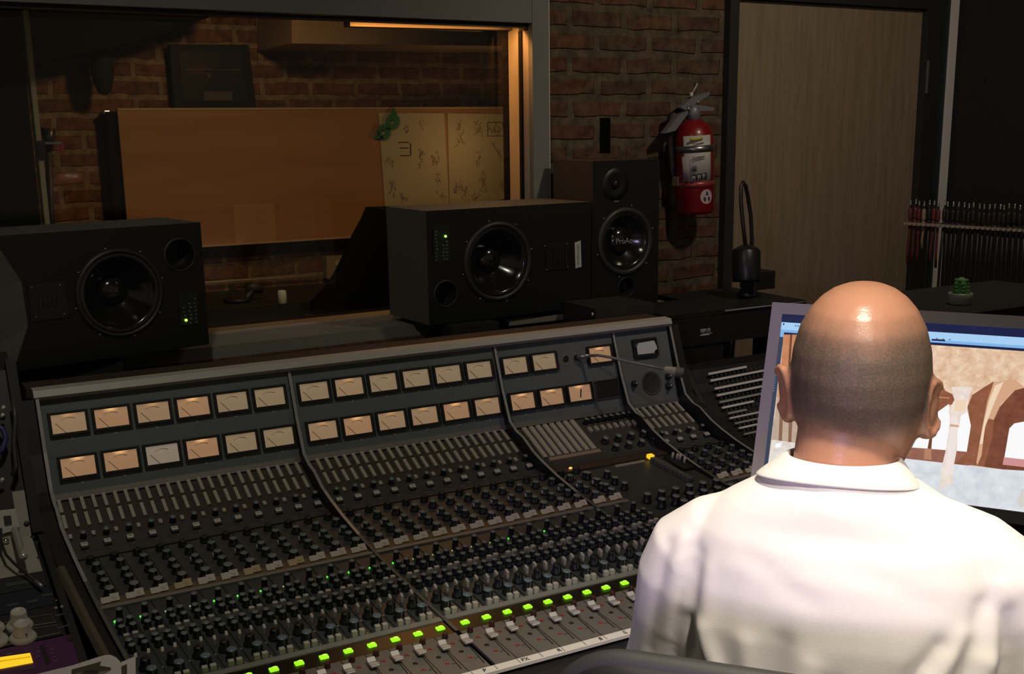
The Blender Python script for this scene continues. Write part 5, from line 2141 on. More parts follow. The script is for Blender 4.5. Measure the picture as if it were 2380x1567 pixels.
def em(name, c, s=1.0):
    return mat(name, (0.01, 0.01, 0.01), 0.3, emit=c, strength=s)


def em2(name, c1, c2, scale):
    if name in MATS:
        return MATS[name]
    mm = mat(name, (0.01, 0.01, 0.01), 0.3)
    nt_ = mm.node_tree
    t_ = nt_.nodes.new('ShaderNodeTexCoord')
    n_1 = nt_.nodes.new('ShaderNodeTexNoise')
    n_1.inputs['Scale'].default_value = scale
    n_1.inputs['Detail'].default_value = 5
    n_1.inputs['Roughness'].default_value = 0.6
    r_1 = nt_.nodes.new('ShaderNodeValToRGB')
    r_1.color_ramp.elements[0].position = 0.22
    r_1.color_ramp.elements[0].color = (*c1, 1)
    r_1.color_ramp.elements[1].position = 0.80
    r_1.color_ramp.elements[1].color = (*c2, 1)
    nt_.links.new(t_.outputs['Object'], n_1.inputs['Vector'])
    nt_.links.new(n_1.outputs['Fac'], r_1.inputs[0])
    p_1 = nt_.nodes['Principled BSDF']
    nt_.links.new(r_1.outputs[0], p_1.inputs['Emission Color'])
    p_1.inputs['Emission Strength'].default_value = 1.0
    return mm


def scr(pts, z):
    out = []
    for x, y in pts:
        p = local_px(WFm, x, y)
        out.append((min(max(p.x, BZ), BZ + SWD), min(max(p.y, BZ), BZ + SHT), z))
    return out


sc_ = MB()
LAYER = [0]


def lay(pts, name, c, s=1.0, raw=False):
    LAYER[0] += 1
    z = -0.006 + LAYER[0] * 0.00006
    P = scr(pts, z) if not raw else [(x, y, z) for x, y in pts]
    sc_.use(em2(name, c, s, 55 if 'floor' in name else 75) if isinstance(s, tuple) else em(name, c, s)).poly(P)


def Z6(*pp):
    return [(2080 + x / 3.013, 700 + y / 3.013) for x, y in pp]


def Z7(*pp):
    return [(1780 + x / 3.013, 640 + y / 3.013) for x, y in pp]


full = [(BZ, BZ), (BZ + SWD, BZ), (BZ + SWD, BZ + SHT), (BZ, BZ + SHT)]
lay(full, 'screen_backdrop', (0.035, 0.055, 0.10), raw=True)
tp0, tp1 = local_px(WFm, 1815, 750).y, local_px(WFm, 1815, 775).y
lay([(BZ, tp0 - 0.026), (BZ + SWD, tp0 - 0.026), (BZ + SWD, tp0 + 0.002), (BZ, tp0 + 0.002)], 'screen_menu_blue', (0.22, 0.45, 0.80), raw=True)
lay([(BZ, tp0 - 0.012), (BZ + SWD, tp0 - 0.012), (BZ + SWD, tp0 + 0.002), (BZ, tp0 + 0.002)], 'screen_menu_light', (0.38, 0.62, 0.90), raw=True)
lay([(BZ, tp0 + 0.002), (BZ + SWD, tp0 + 0.002), (BZ + SWD, BZ + SHT), (BZ, BZ + SHT)], 'screen_navy', (0.012, 0.016, 0.06), raw=True)
# the photograph on the screen
lp_ = local_px(WFm, 1820, 778)
pl_x = lp_.x
py1 = local_px(WFm, 2170, 801).y
lay([(pl_x, BZ), (BZ + SWD, BZ), (BZ + SWD, py1 + 0.004), (pl_x, py1 + 0.004)], 'screen_stone', (0.60, 0.33, 0.19), (0.93, 0.74, 0.55), raw=True)
lay([(pl_x, py1), (BZ + SWD, py1), (BZ + SWD, py1 + 0.0045), (pl_x, py1 + 0.0045)], 'screen_navy', (0.012, 0.016, 0.06), raw=True)
# left pier, seen left of the head
lay(Z7((118, 412), (330, 412), (330, 700), (100, 640)), 'screen_pier_top', (0.50, 0.19, 0.08), (0.62, 0.28, 0.13))
lay(Z7((165, 412), (180, 412), (130, 1250), (110, 1250)), 'screen_dark_brown', (0.16, 0.06, 0.035))
lay(Z7((100, 640), (330, 640), (330, 900), (70, 850)), 'screen_pier_mid', (0.46, 0.24, 0.14), (0.60, 0.38, 0.25))
lay(Z7((78, 850), (330, 850), (330, 1250), (30, 1150)), 'screen_pier_low', (0.44, 0.31, 0.23), (0.58, 0.46, 0.36))
lay(Z7((98, 850), (120, 850), (105, 1230), (80, 1230)), 'screen_pier_line', (0.24, 0.13, 0.08))
lay(Z7((160, 850), (190, 850), (170, 1230), (150, 1230)), 'screen_pier_line', (0.24, 0.13, 0.08))
lay(Z7((40, 1150), (330, 1190), (330, 1400), (10, 1330)), 'screen_pier_foot', (0.60, 0.54, 0.48), (0.92, 0.88, 0.84))
lay(Z7((60, 1180), (105, 1170), (100, 1200), (65, 1210)), 'screen_white', (0.95, 0.95, 0.95))
# right part of the picture
lay(Z6((150, 535), (270, 540), (330, 590), (350, 625), (400, 650), (425, 720), (380, 725), (300, 780), (245, 765), (150, 700)), 'screen_brown', (0.20, 0.065, 0.03), (0.34, 0.13, 0.07))
lay(Z6((270, 662), (380, 672), (380, 682), (270, 674)), 'screen_brown_light', (0.46, 0.22, 0.13))
lay(Z6((150, 900), (240, 750), (252, 800), (300, 772), (375, 718), (385, 780), (505, 770), (530, 870), (505, 1064), (40, 1020)), 'screen_white', (0.95, 0.95, 0.95))
lay(Z6((240, 750), (300, 772), (268, 850), (252, 1038), (225, 1034), (258, 850)), 'screen_dark_brown', (0.16, 0.06, 0.035))
lay(Z6((20, 1018), (200, 1030), (500, 1054), (515, 1155), (20, 1098)), 'screen_parapet', (0.24, 0.09, 0.06), (0.36, 0.16, 0.11))
lay(Z6((205, 1030), (250, 1034), (255, 1110), (200, 1105)), 'screen_brown_light', (0.46, 0.22, 0.13))
lay(Z6((540, 655), (640, 590), (690, 560), (740, 700), (720, 860), (750, 1176), (570, 1152), (415, 1140), (500, 1060), (530, 870), (505, 740)), 'screen_brown', (0.20, 0.065, 0.03), (0.34, 0.13, 0.07))
lay(Z6((690, 565), (840, 545), (904, 600), (850, 640), (740, 720), (690, 830), (650, 820), (625, 900), (605, 1080), (575, 1148), (568, 1130), (610, 880), (645, 700)), 'screen_stone_warm', (0.66, 0.38, 0.23))
lay(Z6((700, 590), (760, 560), (690, 720), (630, 880), (612, 1000), (590, 1000), (620, 850), (660, 690)), 'screen_stone_pale', (0.86, 0.66, 0.47))
lay(Z6((1060, 560), (904, 605), (840, 622), (740, 730), (692, 840), (680, 950), (620, 1160), (748, 1177), (1060, 1200)), 'screen_dark_arch', (0.13, 0.035, 0.02), (0.25, 0.085, 0.05))
lay(Z6((1060, 830), (904, 842), (835, 855), (800, 890), (765, 1095), (1060, 1140)), 'screen_white', (0.95, 0.95, 0.95))
lay(Z6((762, 1092), (1060, 1125), (1060, 1180), (752, 1145)), 'screen_pink', (0.62, 0.28, 0.28))
lay(Z6((-100, 1085), (20, 1096), (500, 1150), (745, 1178), (1060, 1195), (1060, 1600), (-100, 1400)), 'screen_floor', (0.56, 0.60, 0.66), (0.82, 0.85, 0.88))
lay(Z6((855, 1400), (890, 1310), (930, 1300), (930, 1440), (870, 1440)), 'screen_stone_grey', (0.66, 0.62, 0.58))
lay(Z6((395, 600), (545, 600), (510, 700), (505, 775), (460, 800), (448, 880), (436, 900), (432, 1040), (412, 1140), (405, 1240), (395, 1290), (335, 1300), (300, 1345), (320, 1240), (318, 1190), (350, 1060), (375, 905), (383, 810), (372, 770), (415, 690)), 'screen_column', (0.74, 0.60, 0.52), (0.92, 0.84, 0.78))
lay(Z6((392, 800), (440, 810), (425, 1000), (395, 1200), (340, 1230), (365, 1060), (385, 900)), 'screen_column_light', (0.85, 0.76, 0.72))
lay(Z6((385, 860), (445, 868), (444, 882), (382, 876)), 'screen_stone_warm', (0.66, 0.38, 0.23))
lay(Z6((420, 690), (500, 690), (490, 770), (410, 770)), 'screen_stone_pale', (0.86, 0.66, 0.47))
# small interface marks
for i_ in range(9):
    lay([(1803, 795), (1807, 795), (1807, 798), (1803, 798)] if i_ == 0 else [(1799 - i_ * 0.6, 858 + i_ * 6), (1803 - i_ * 0.6, 858 + i_ * 6), (1803 - i_ * 0.6, 861 + i_ * 6), (1799 - i_ * 0.6, 861 + i_ * 6)], 'screen_icon', (0.14, 0.20, 0.30))
for x0_ in (1846, 1852, 1857, 2175, 2190, 2205):
    lay([(x0_, 755 + (x0_ - 1846) * 0.09), (x0_ + 4, 755.5 + (x0_ - 1846) * 0.09), (x0_ + 4, 758.5 + (x0_ - 1846) * 0.09), (x0_, 758 + (x0_ - 1846) * 0.09)], 'screen_icon', (0.14, 0.20, 0.30))
lay([(2165, 787), (2196, 789), (2196, 793), (2165, 791)], 'screen_navy', (0.012, 0.016, 0.06))
lay([(1819, 751), (1822, 751), (1822, 755), (1819, 755)], 'screen_navy', (0.012, 0.016, 0.06))
link('screen', sc_.mesh('screen'), dsp, MFm)
b = MB().use(mat('stand_silver', (0.42, 0.41, 0.41), 0.35, 0.7))
back = cenb + mu * 0.15 - mz * 0.028
b.box((0, 0, 0.004), (0.17, 0.17, 0.008), Matrix.Rotation(my, 3, 'Z'), bevel=0.002)
b.tube([Vector((0, 0, 0.006)), (back - q) * 0.5 + Vector((0.0, 0, -0.02)), back - q], [0.018, 0.016, 0.014], 10)
link('stand', b.mesh('stand'), dsp)
# ------------------------------------------------------------------ outboard rack at the left edge
LRP = [(2.22, 1.22), (2.07, 0.93), (1.40, 0.80)]


def LR(x, y, h=0.0):
    (ya, za), (yb, zb), (yc, zc_) = LRP
    if y >= yb:
        z = zb + (za - zb) * (y - yb) / (ya - yb)
        n = Vector((0, -(za - zb), ya - yb)).normalized()
    else:
        z = zc_ + (zb - zc_) * (y - yc) / (yb - yc)
        n = Vector((0, -(zb - zc_), yb - yc)).normalized()
    return Vector((x, y, z)) + n * h, n


def LRF(x, y, h=0.0):
    p, n = LR(x, y, h)
    return frame(p, Vector((1, 0, 0)), n.cross(Vector((1, 0, 0))), n)


def LRhit(px, py, h=0.0):
    d = ray(px, py)
    best = None
    for y0_ in (2.15, 1.7):
        p, n = LR(0, y0_, h)
        t = (p - EYE).dot(n) / d.dot(n)
        P = EYE + d * t
        if (y0_ > 2 and P.y >= 2.07) or (y0_ < 2 and P.y < 2.07):
            best = P
    return best if best else P


def slab(mb, x0, x1, y0, y1, h0, h1):
    ys = sorted({y0, y1} | ({2.07} if min(y0, y1) < 2.07 < max(y0, y1) else set()), reverse=True)
    for a, c in zip(ys[:-1], ys[1:]):
        _, n = LR(0, (a + c) / 2)
        pts = []
        for yy, xs in ((c, (x0, x1)), (a, (x1, x0))):
            for x in xs:
                base_ = LR(x, yy)[0]
                pts.append(base_)
        mb.hexa([p + n * h0 for p in pts] + [p + n * h1 for p in pts])
    return mb


orack = empty('outboard_rack', (-0.05, 1.85, 0))
tag(orack, 'dark sloping rack of outboard gear at the left edge', 'equipment rack')
OI = Matrix.Translation(-Vector(orack.location))
b = MB().use(M_RKB)
XR0, XR1 = -0.30, 0.199
pr_ = [(y, z - 0.02) for y, z in LRP] + [(1.40, 0.0), (2.30, 0.0), (2.30, 1.22)]
b.prism([Vector((XR0, y, z)) for y, z in pr_], (XR1 - XR0, 0, 0))
link('carcass', b.mesh('carcass'), orack, OI)
b = MB().use(mat('rack_edge', (0.010, 0.0095, 0.008), 0.7))
slab(b, 0.188, 0.205, 2.22, 2.072, -0.02, 0.004)
slab(b, 0.196, 0.208, 2.068, 1.42, -0.02, 0.002)
link('edge_strip', b.mesh('edge_strip'), orack, OI)


def gear(name, label, cat, y0, y1, mt, xr=0.187):
    e = empty(name, LR(-0.05, (y0 + y1) / 2)[0])
    tag(e, label, cat)
    b = slab(MB().use(mt), XR0 + 0.01, xr, y0, y1, -0.018, 0.001)
    o = link('front_panel', b.mesh('front_panel'), e, Matrix.Translation(-Vector(e.location)))
    e2 = Matrix.Translation(-Vector(e.location))
    return e, e2


# white lever patch panel
g, gi = gear('lever_unit', 'off-white unit with a square hole and silver lever at the left edge', 'rack unit', 2.108, 1.948, mat('old_white_enamel', (0.30, 0.29, 0.235), 0.55, noise=0.12, nscale=30), 0.186)
b = MB().use(mat('maroon_recess', (0.035, 0.012, 0.010), 0.7))
slab(b, -0.1, 0.166, 2.108, 2.088, 0.0012, 0.002)
link('recess', b.mesh('recess'), g, gi)
b = MB().use(mat('white_plate', (0.42, 0.41, 0.37), 0.5))
P = [LRhit(x, y, 0.004) for x, y in ((0, 1187), (35, 1183), (45, 1225), (28, 1235), (0, 1243))]
n_ = LR(0, 2.15)[1]
b.prism(P, n_ * 0.003)
pl_ = link('plate', b.mesh('plate'), g, gi)
b = MB().use(M_BLACK)
P = [LRhit(x, y, 0.0085) for x, y in ((8, 1200), (25, 1199), (28, 1218), (11, 1221))]
b.prism(P, n_ * 0.001)
link('square_hole', b.mesh('square_hole'), pl_)
h0, h1 = LRhit(31, 1222, 0.012), LRhit(54, 1294, 0.03)
b = MB().use(mat('lever_metal', (0.50, 0.48, 0.45), 0.35, 0.6))
b.tube([h0, h0.lerp(h1, 0.9), h1], [0.0062, 0.0066, 0.005], 14)
b.ball(h1, 0.0072, n=12)
link('lever', b.mesh('lever'), g, gi)
for x, y, r in ((62, 1218, 0.0048), (77, 1250, 0.0044), (28, 1190, 0.0022), (90, 1298, 0.003)):
    b = MB().use(M_BLACK)
    b.lathe([(r, 0.0015), (r * 0.95, 0.0025), (0.0005, 0.0022)], 14, LRF(LRhit(x, y).x, LRhit(x, y).y), cap0=False)
    link('panel_hole', b.mesh('panel_hole'), g, gi)
b = MB().use(M_CHROME)
b.ball(LRhit(13, 1258, 0.006), 0.006, (1, 1, 0.8), 12)
link('jack_nut', b.mesh('jack_nut'), g, gi)
# cable plugged in above and running down
pts = [LRhit(2, 1230, 0.02), LRhit(3, 1262, 0.025), LRhit(14, 1290, 0.022), LRhit(35, 1312, 0.018), LRhit(60, 1332, 0.012), LRhit(82, 1350, 0.012)]
b = MB().use(M_BLACK)
b.tube([p - pts[0] for p in pts], 0.0024, 8)
o = b.build('patch_lead')
o.location = pts[0]
tag(o, 'black lead looping down over the off-white panel', 'cable')
b = MB().use(M_STEEL)
b.tube([pts[-1] - pts[0], LRhit(98, 1364, 0.012) - pts[0]], 0.0028, 8)
b.build('lead_plug', o)
# dark units
g, gi = gear('rack_unit', 'dark blank rack unit directly below the off-white panel', 'rack unit', 1.944, 1.902, mat('unit_dark', (0.020, 0.022, 0.020), 0.5, noise=0.2, nscale=40))
for x, y in ((30, 1360), (60, 1355)):
    b = MB().use(mat('unit_marks', (0.055, 0.065, 0.055), 0.5))
    b.box((0, 0, 0.001), (0.02, 0.01, 0.002))
    link('dim_display', b.mesh('dim_display'), g, gi @ LRF(LRhit(x, y).x, LRhit(x, y).y))
g, gi = gear('rack_unit', 'dark blue rack unit above the one with white knobs', 'rack unit', 1.900, 1.842, mat('unit_blue', (0.014, 0.020, 0.028), 0.45, noise=0.2, nscale=40))
for x, y in ((30, 1408), (75, 1400), (110, 1385)):
    b = MB().use(mat('unit_marks', (0.055, 0.065, 0.055), 0.5))
    b.box((0, 0, 0.001), (0.016, 0.007, 0.002))
    link('dim_display', b.mesh('dim_display'), g, gi @ LRF(LRhit(x, y).x, LRhit(x, y).y))
for x, y in ((130, 1417), (144, 1414), (131, 1399)):
    b = MB().use(M_STEEL)
    b.ball((0, 0, 0.002), 0.0035 if y > 1405 else 0.002, n=8)
    link('toggle', b.mesh('toggle'), g, gi @ LRF(LRhit(x, y).x, LRhit(x, y).y))
g, gi = gear('dual_channel_unit', 'black two-row unit with large white knobs at the left edge', 'rack unit', 1.840, 1.756, mat('unit_black', (0.018, 0.017, 0.014), 0.5))
M_OUT = mat('panel_outline', (0.21, 0.21, 0.18), 0.6)
for pp in (((60, 1436), (118, 1428), (130, 1446), (74, 1455)), ((72, 1462), (130, 1453), (139, 1471), (80, 1484))):
    P = [LRhit(x, y, 0.0022) for x, y in pp]
    b = MB().use(M_OUT)
    b.tube([P[0], P[1], P[2], P[3]], 0.0007, 4, False)
    link('outline', b.mesh('outline'), g, gi)
for pp in (((0, 1450), (40, 1443)), ((0, 1476), (45, 1468)), ((0, 1503), (75, 1486)), ((128, 1432), (150, 1427)), ((136, 1460), (160, 1453))):
    P = [LRhit(x, y, 0.0022) for x, y in pp]
    b = MB().use(M_OUT)
    b.tube(P, 0.0009, 4, False)
    link('scale_line', b.mesh('scale_line'), g, gi)
M_WK = mat('white_knob', (0.52, 0.50, 0.43), 0.45)
b = MB().use(M_WK)
b.lathe([(0.0195, 0), (0.020, 0.002), (0.017, 0.007), (0.0125, 0.010), (0.0115, 0.026), (0.0105, 0.0285), (0.0085, 0.0285), (0.008, 0.0275), (0.0005, 0.0275)], 32)
b.use(M_INK).ball((0.004, -0.0118, 0.014), 0.0017, n=8)
WK = b.mesh('white_knob')
for x, y in ((46, 1458), (54, 1486), (-12, 1494), (-20, 1466)):
    p = LRhit(x, y)
    link('white_knob', WK, g, gi @ LRF(p.x, p.y, 0.001))
g, gi = gear('effects_unit', 'purple effects unit with glowing amber display at bottom left', 'effects unit', 1.752, 1.640, mat('purple_enamel', (0.085, 0.022, 0.085), 0.45, noise=0.1, nscale=30), 0.196)
P = [LRhit(x, y, 0.0015) for x, y in ((-40, 1535), (70, 1519), (77, 1541), (-40, 1563))]
n_ = LR(0, 1.7)[1]
b = MB().use(M_AMBER)
b.prism(P, n_ * 0.001)
ds = link('amber_display', b.mesh('amber_display'), g, gi)
b = MB().use(mat('amber_dark', (0.25, 0.10, 0.005), 0.4, emit=(0.42, 0.17, 0.0), strength=1.0))
for k in range(26):
    x = 68 - k * 3.4
    y = 1526.5 + k * 0.5
    b.prism([LRhit(x + a, y + c, 0.0027) for a, c in ((0, 0), (2.1, -0.3), (2.2, 2.2), (0.1, 2.5))], n_ * 0.0004)
link('display_text', b.mesh('display_text'), ds)
b = MB().use(M_BLACK)
b.prism([LRhit(x, y, 0.0012) for x, y in ((92, 1502), (100, 1500), (118, 1540), (108, 1545))], n_ * 0.001)
link('groove', b.mesh('groove'), g, gi)
b = MB().use(mat('purple_print', (0.17, 0.12, 0.15), 0.6))
for x, y, w in ((88, 1505, 4), (86, 1515, 7), (84, 1526, 9), (116, 1509, 8), (117, 1519, 6), (122, 1528, 8), (126, 1537, 7), (105, 1502, 4), (15, 1521, 16), (50, 1556, 30)):
    b.prism([LRhit(x + a, y + c, 0.0014) for a, c in ((0, 0), (w, -w * 0.2), (w, 2.2 - w * 0.2), (0, 2.2))], n_ * 0.0004)
link('panel_print', b.mesh('panel_print'), g, gi)
b = MB().use(M_RKB)
b.prism([LRhit(x, y, 0.0012) for x, y in ((156, 1482), (174, 1478), (178, 1486), (160, 1491))], n_ * 0.001)
link('screw_slot', b.mesh('screw_slot'), g, gi)
# tangle of patch leads at the top of the rack
for nm, lbl, mt, pts in (('patch_lead', 'blue patch lead in the dark upper bay of the left rack', mat('lead_blue', (0.03, 0.03, 0.13), 0.5), [(-10, 985), (8, 1000), (14, 1020), (6, 1045), (-10, 1060)]),
                         ('patch_lead', 'dark grey patch lead hanging in the upper bay of the left rack', mat('lead_grey', (0.03, 0.03, 0.03), 0.5), [(30, 930), (36, 975), (32, 1030), (38, 1085), (30, 1105)])):
    P = [LRhit(x, y, 0.012) for x, y in pts]
    b = MB().use(mt)
    b.tube([p - P[0] for p in P], 0.0045, 8)
    o = b.build(nm)
    o.location = P[0]
    tag(o, lbl, 'cable')
for i, (x, y) in enumerate(((5, 952), (3, 970), (2, 1120))):
    b = MB().use(M_WHITE)
    b.tube([(0, 0, 0), (0.004, -0.002, 0.006)], 0.003, 8)
    o = link('jack_plug', b.mesh('jack_plug'), orack, OI @ Matrix.Translation(LRhit(x, y, 0.006)))
# printed card lying over the rack's corner
n_ = LR(0, 1.6)[1]
HC = 0.010


def card(pts, name, label, arts):
    P = [LRhit(x, y, HC) for x, y in pts]
    b = MB().use(mat('card_white', (0.62, 0.59, 0.54), 0.6))
    b.prism([p - P[0] for p in P], n_ * 0.0012)
    o = b.build(name)
    o.location = P[0]
    tag(o, label, 'printed card')
    for mt, poly in arts:
        b = MB().use(mt)
        b.prism([LRhit(x, y, HC + 0.0013) - P[0] for x, y in poly], n_ * 0.0003)
        b.build('print', o)
    return o


DKP = mat('card_brown', (0.06, 0.045, 0.03), 0.6)
card([(80, 1570), (170, 1548), (225, 1530), (246, 1524), (258, 1524), (270, 1530), (279, 1539), (300, 1600), (80, 1640)], 'printed_card', 'white card with rounded corner and dark picture at bottom left', [
    (DKP, [(166, 1557), (200, 1548), (235, 1538), (232, 1548), (257, 1552), (258, 1558), (230, 1562), (225, 1580), (166, 1580)]),
    (mat('card_tan', (0.20, 0.17, 0.13), 0.6), [(175, 1566), (205, 1559), (257, 1560), (240, 1568), (200, 1580), (180, 1580)])])
card([(281, 1541), (315, 1527), (316, 1600), (284, 1600)], 'printed_card', 'small white card with dark bar standing right of the rounded one', [
    (DKP, [(282, 1550), (295, 1544), (296, 1600), (284, 1600)])])

# ------------------------------------------------------------------ the man at the console
HC_ = Vector((0.959, 0.907, 1.351))
PYAW = math.radians(-50)
man = empty('person', (HC_.x, HC_.y, 0))
man.rotation_euler = (0, 0, PYAW)
tag(man, 'bald man in a white polo shirt seated with his back turned', 'person')
ZH = HC_.z


def remeshed(mb, name, voxel, mt, smooth=2, disp=None):
    me = mb.mesh(name)
    o = bpy.data.objects.new(name + '_src', me)
    COL.objects.link(o)
    r = o.modifiers.new('r', 'REMESH')
    r.mode = 'VOXEL'
    r.voxel_size = voxel
    if smooth:
        s_ = o.modifiers.new('s', 'SMOOTH')
        s_.iterations = smooth
        s_.factor = 0.5
    bpy.context.view_layer.update()
    ev = o.evaluated_get(bpy.context.evaluated_depsgraph_get())
    m2 = bpy.data.meshes.new_from_object(ev)
    m2.name = name
    bpy.data.objects.remove(o, do_unlink=True)
    if disp:
        disp(m2)
    m2.materials.clear()
    m2.materials.append(mt)
    for p in m2.polygons:
        p.use_smooth = True
    return m2


def ell(z, hw, fr_, bk, x0=0.0, y0=0.0, n=28, sq=1.0):
    out = []
    for k in range(n):
        a = 2 * PI * k / n
        s_, c_ = math.sin(a), math.cos(a)
        out.append((x0 + hw * s_, y0 + (fr_ if c_ > 0 else bk) * c_, z))
    return out


# skin: bald crown, shaved stubble on the sides and back, dark beard at the jaw
M_SKIN = bpy.data.materials.new('skin')
M_SKIN.use_nodes = True
nt = M_SKIN.node_tree
N, L = nt.nodes.new, nt.links.new
pb_ = nt.nodes['Principled BSDF']
pb_.inputs['Roughness'].default_value = 0.42
pb_.inputs['Subsurface Weight'].default_value = 0.12
pb_.inputs['Subsurface Radius'].default_value = (0.012, 0.005, 0.003)
pb_.inputs['Specular IOR Level'].default_value = 0.5
tc = N('ShaderNodeTexCoord')
sx = N('ShaderNodeSeparateXYZ')
L(tc.outputs['Object'], sx.inputs[0])


def mth(op, a, b=None, c=None):
    n = N('ShaderNodeMath')
    n.operation = op
    for i, v_ in enumerate((a, b, c)):
        if v_ is None:
            continue
        if isinstance(v_, (int, float)):
            n.inputs[i].default_value = v_
        else:
            L(v_, n.inputs[i])
    return n.outputs[0]


def smooth(v_, lo, hi):
    n = N('ShaderNodeMapRange')
    n.interpolation_type = 'SMOOTHSTEP'
    n.inputs['From Min'].default_value = lo
    n.inputs['From Max'].default_value = hi
    L(v_, n.inputs['Value'])
    return n.outputs[0]


nz = N('ShaderNodeTexNoise')
nz.inputs['Scale'].default_value = 28
nz.inputs['Detail'].default_value = 4
L(tc.outputs['Object'], nz.inputs['Vector'])
nf = N('ShaderNodeTexNoise')
nf.inputs['Scale'].default_value = 420
nf.inputs['Detail'].default_value = 2
L(tc.outputs['Object'], nf.inputs['Vector'])
X_, Y_, Z_ = sx.outputs[0], sx.outputs[1], sx.outputs[2]
jit = mth('MULTIPLY', mth('SUBTRACT', nz.outputs['Fac'], 0.5), 0.03)
# hair line: height of the bald edge, higher on the sides, lower towards the crown's middle
x2 = mth('MULTIPLY', mth('MULTIPLY', X_, X_), 11.0)
v1 = mth('ADD', mth('SUBTRACT', mth('ADD', Z_, mth('MULTIPLY', Y_, 0.55)), x2), jit)
bald = smooth(v1, -0.040, 0.036)
low = smooth(mth('ADD', Z_, jit), -0.088, -0.036)
ear_a = smooth(mth('ABSOLUTE', X_), 0.0785, 0.0815)
ear_b = mth('MULTIPLY', mth('MULTIPLY', smooth(mth('ABSOLUTE', X_), 0.0715, 0.0750), smooth(Y_, -0.034, -0.026)), mth('SUBTRACT', 1.0, smooth(Z_, -0.012, 0.0)))
ear = mth('MAXIMUM', ear_a, ear_b)
front = smooth(Y_, 0.028, 0.05)
hair = mth('MULTIPLY', mth('MULTIPLY', low, mth('SUBTRACT', 1.0, bald)), mth('MULTIPLY', mth('SUBTRACT', 1.0, ear), mth('SUBTRACT', 1.0, front)))
bz = mth('MULTIPLY', mth('SUBTRACT', 1.0, smooth(Z_, -0.075, -0.055)), smooth(Y_, 0.02, 0.035))
bz = mth('MULTIPLY', bz, smooth(Z_, -0.16, -0.145))
fine = mth('MULTIPLY_ADD', nf.outputs['Fac'], 0.7, 0.62)
mx1 = N('ShaderNodeMix')
mx1.data_type = 'RGBA'
mx1.inputs[6].default_value = (0.47, 0.235, 0.145, 1)
mx1.inputs[7].default_value = (0.105, 0.080, 0.058, 1)
L(mth('MINIMUM', mth('MULTIPLY', mth('MULTIPLY', hair, fine), 0.98), 1.0), mx1.inputs[0])
mx2 = N('ShaderNodeMix')
mx2.data_type = 'RGBA'
L(mx1.outputs[2], mx2.inputs[6])
mx2.inputs[7].default_value = (0.02, 0.016, 0.013, 1)
L(bz, mx2.inputs[0])
L(mx2.outputs[2], pb_.inputs['Base Color'])
rgh = mth('MULTIPLY_ADD', hair, 0.28, 0.30)
L(rgh, pb_.inputs['Roughness'])
bp = N('ShaderNodeBump')
bp.inputs['Strength'].default_value = 0.25
bp.inputs['Distance'].default_value = 0.001
L(nf.outputs['Fac'], bp.inputs['Height'])
L(bp.outputs[0], pb_.inputs['Normal'])

b = MB().use(M_SKIN)
HX = -0.002
head = [(0.0947, .004, .006, .008), (0.0925, .020, .028, .030), (0.087, .034, .045, .048), (0.078, .0465, .061, .063), (0.065, .0578, .075, .077), (0.045, .0685, .086, .090), (0.02, .0752, .092, .0965), (-0.005, .0775, .094, .098), (-0.03, .0765, .093, .095), (-0.05, .0740, .092, .087), (-0.07, .0680, .090, .074), (-0.09, .0610, .088, .060), (-0.11, .052, .085, .045), (-0.125, .040, .080, .025), (-0.134, .018, .070, -0.02)]
b.loft([ell(z, hw, f_, bk, HX) for z, hw, f_, bk in reversed(head)])
b.loft([ell(z, hw, hl, hl, x0, y0) for z, x0, hw, y0, hl in ((-0.20, -.012, .10, -.045, .07), (-0.165, -.012, .085, -.042, .068), (-0.14, -.012, .066, -.040, .064), (-0.10, -.012, .0562, -.034, .058), (-0.07, -.010, .0555, -.028, .056), (-0.03, -.006, .056, -.022, .056))])
for s in (-1, 1):
    Re = Matrix.Rotation(-s * math.radians(30 if s < 0 else 24), 3, 'Z') @ Matrix.Rotation(s * math.radians(8 if s < 0 else 1), 3, 'Y')
    c = Vector((HX + (0.0765 if s > 0 else -0.0805), -0.004, -0.036 - (0.007 if s > 0 else 0)))
    b.ball(c, 1.0, (0.0065, 0.019, 0.031), 16, Re)
    b.ball(c + Vector((-s * 0.004, 0.010, -0.004)), 1.0, (0.012, 0.012, 0.022), 12)
    hel = []
    for k in range(15):
        a = math.radians(-60 + 290 * k / 14)
        hel.append(c + Re @ Vector((s * 0.004, -0.019 * math.sin(a + 0.0) * 1.0, 0.031 * -math.cos(a))))
    b.tube(hel, 0.0048, 8)
    b.ball(c + Vector((-s * 0.003, 0.006, -0.030)), 1.0, (0.0065, 0.009, 0.010), 10)
    b.ball((HX + s * 0.031, 0.085, 0.008), 1.0, (0.020, 0.010, 0.007), 10)
    b.ball((HX + s * 0.040, 0.074, -0.040), 1.0, (0.020, 0.016, 0.018), 10)
# nose, lips
b.tube([(HX, 0.088, 0.004), (HX, 0.101, -0.020), (HX, 0.114, -0.044), (HX, 0.098, -0.053)], [0.007, 0.009, 0.0125, 0.008], 10)
b.ball((HX, 0.092, -0.079), 1.0, (0.022, 0.008, 0.006), 10)
b.ball((HX, 0.091, -0.089), 1.0, (0.020, 0.008, 0.006), 10)
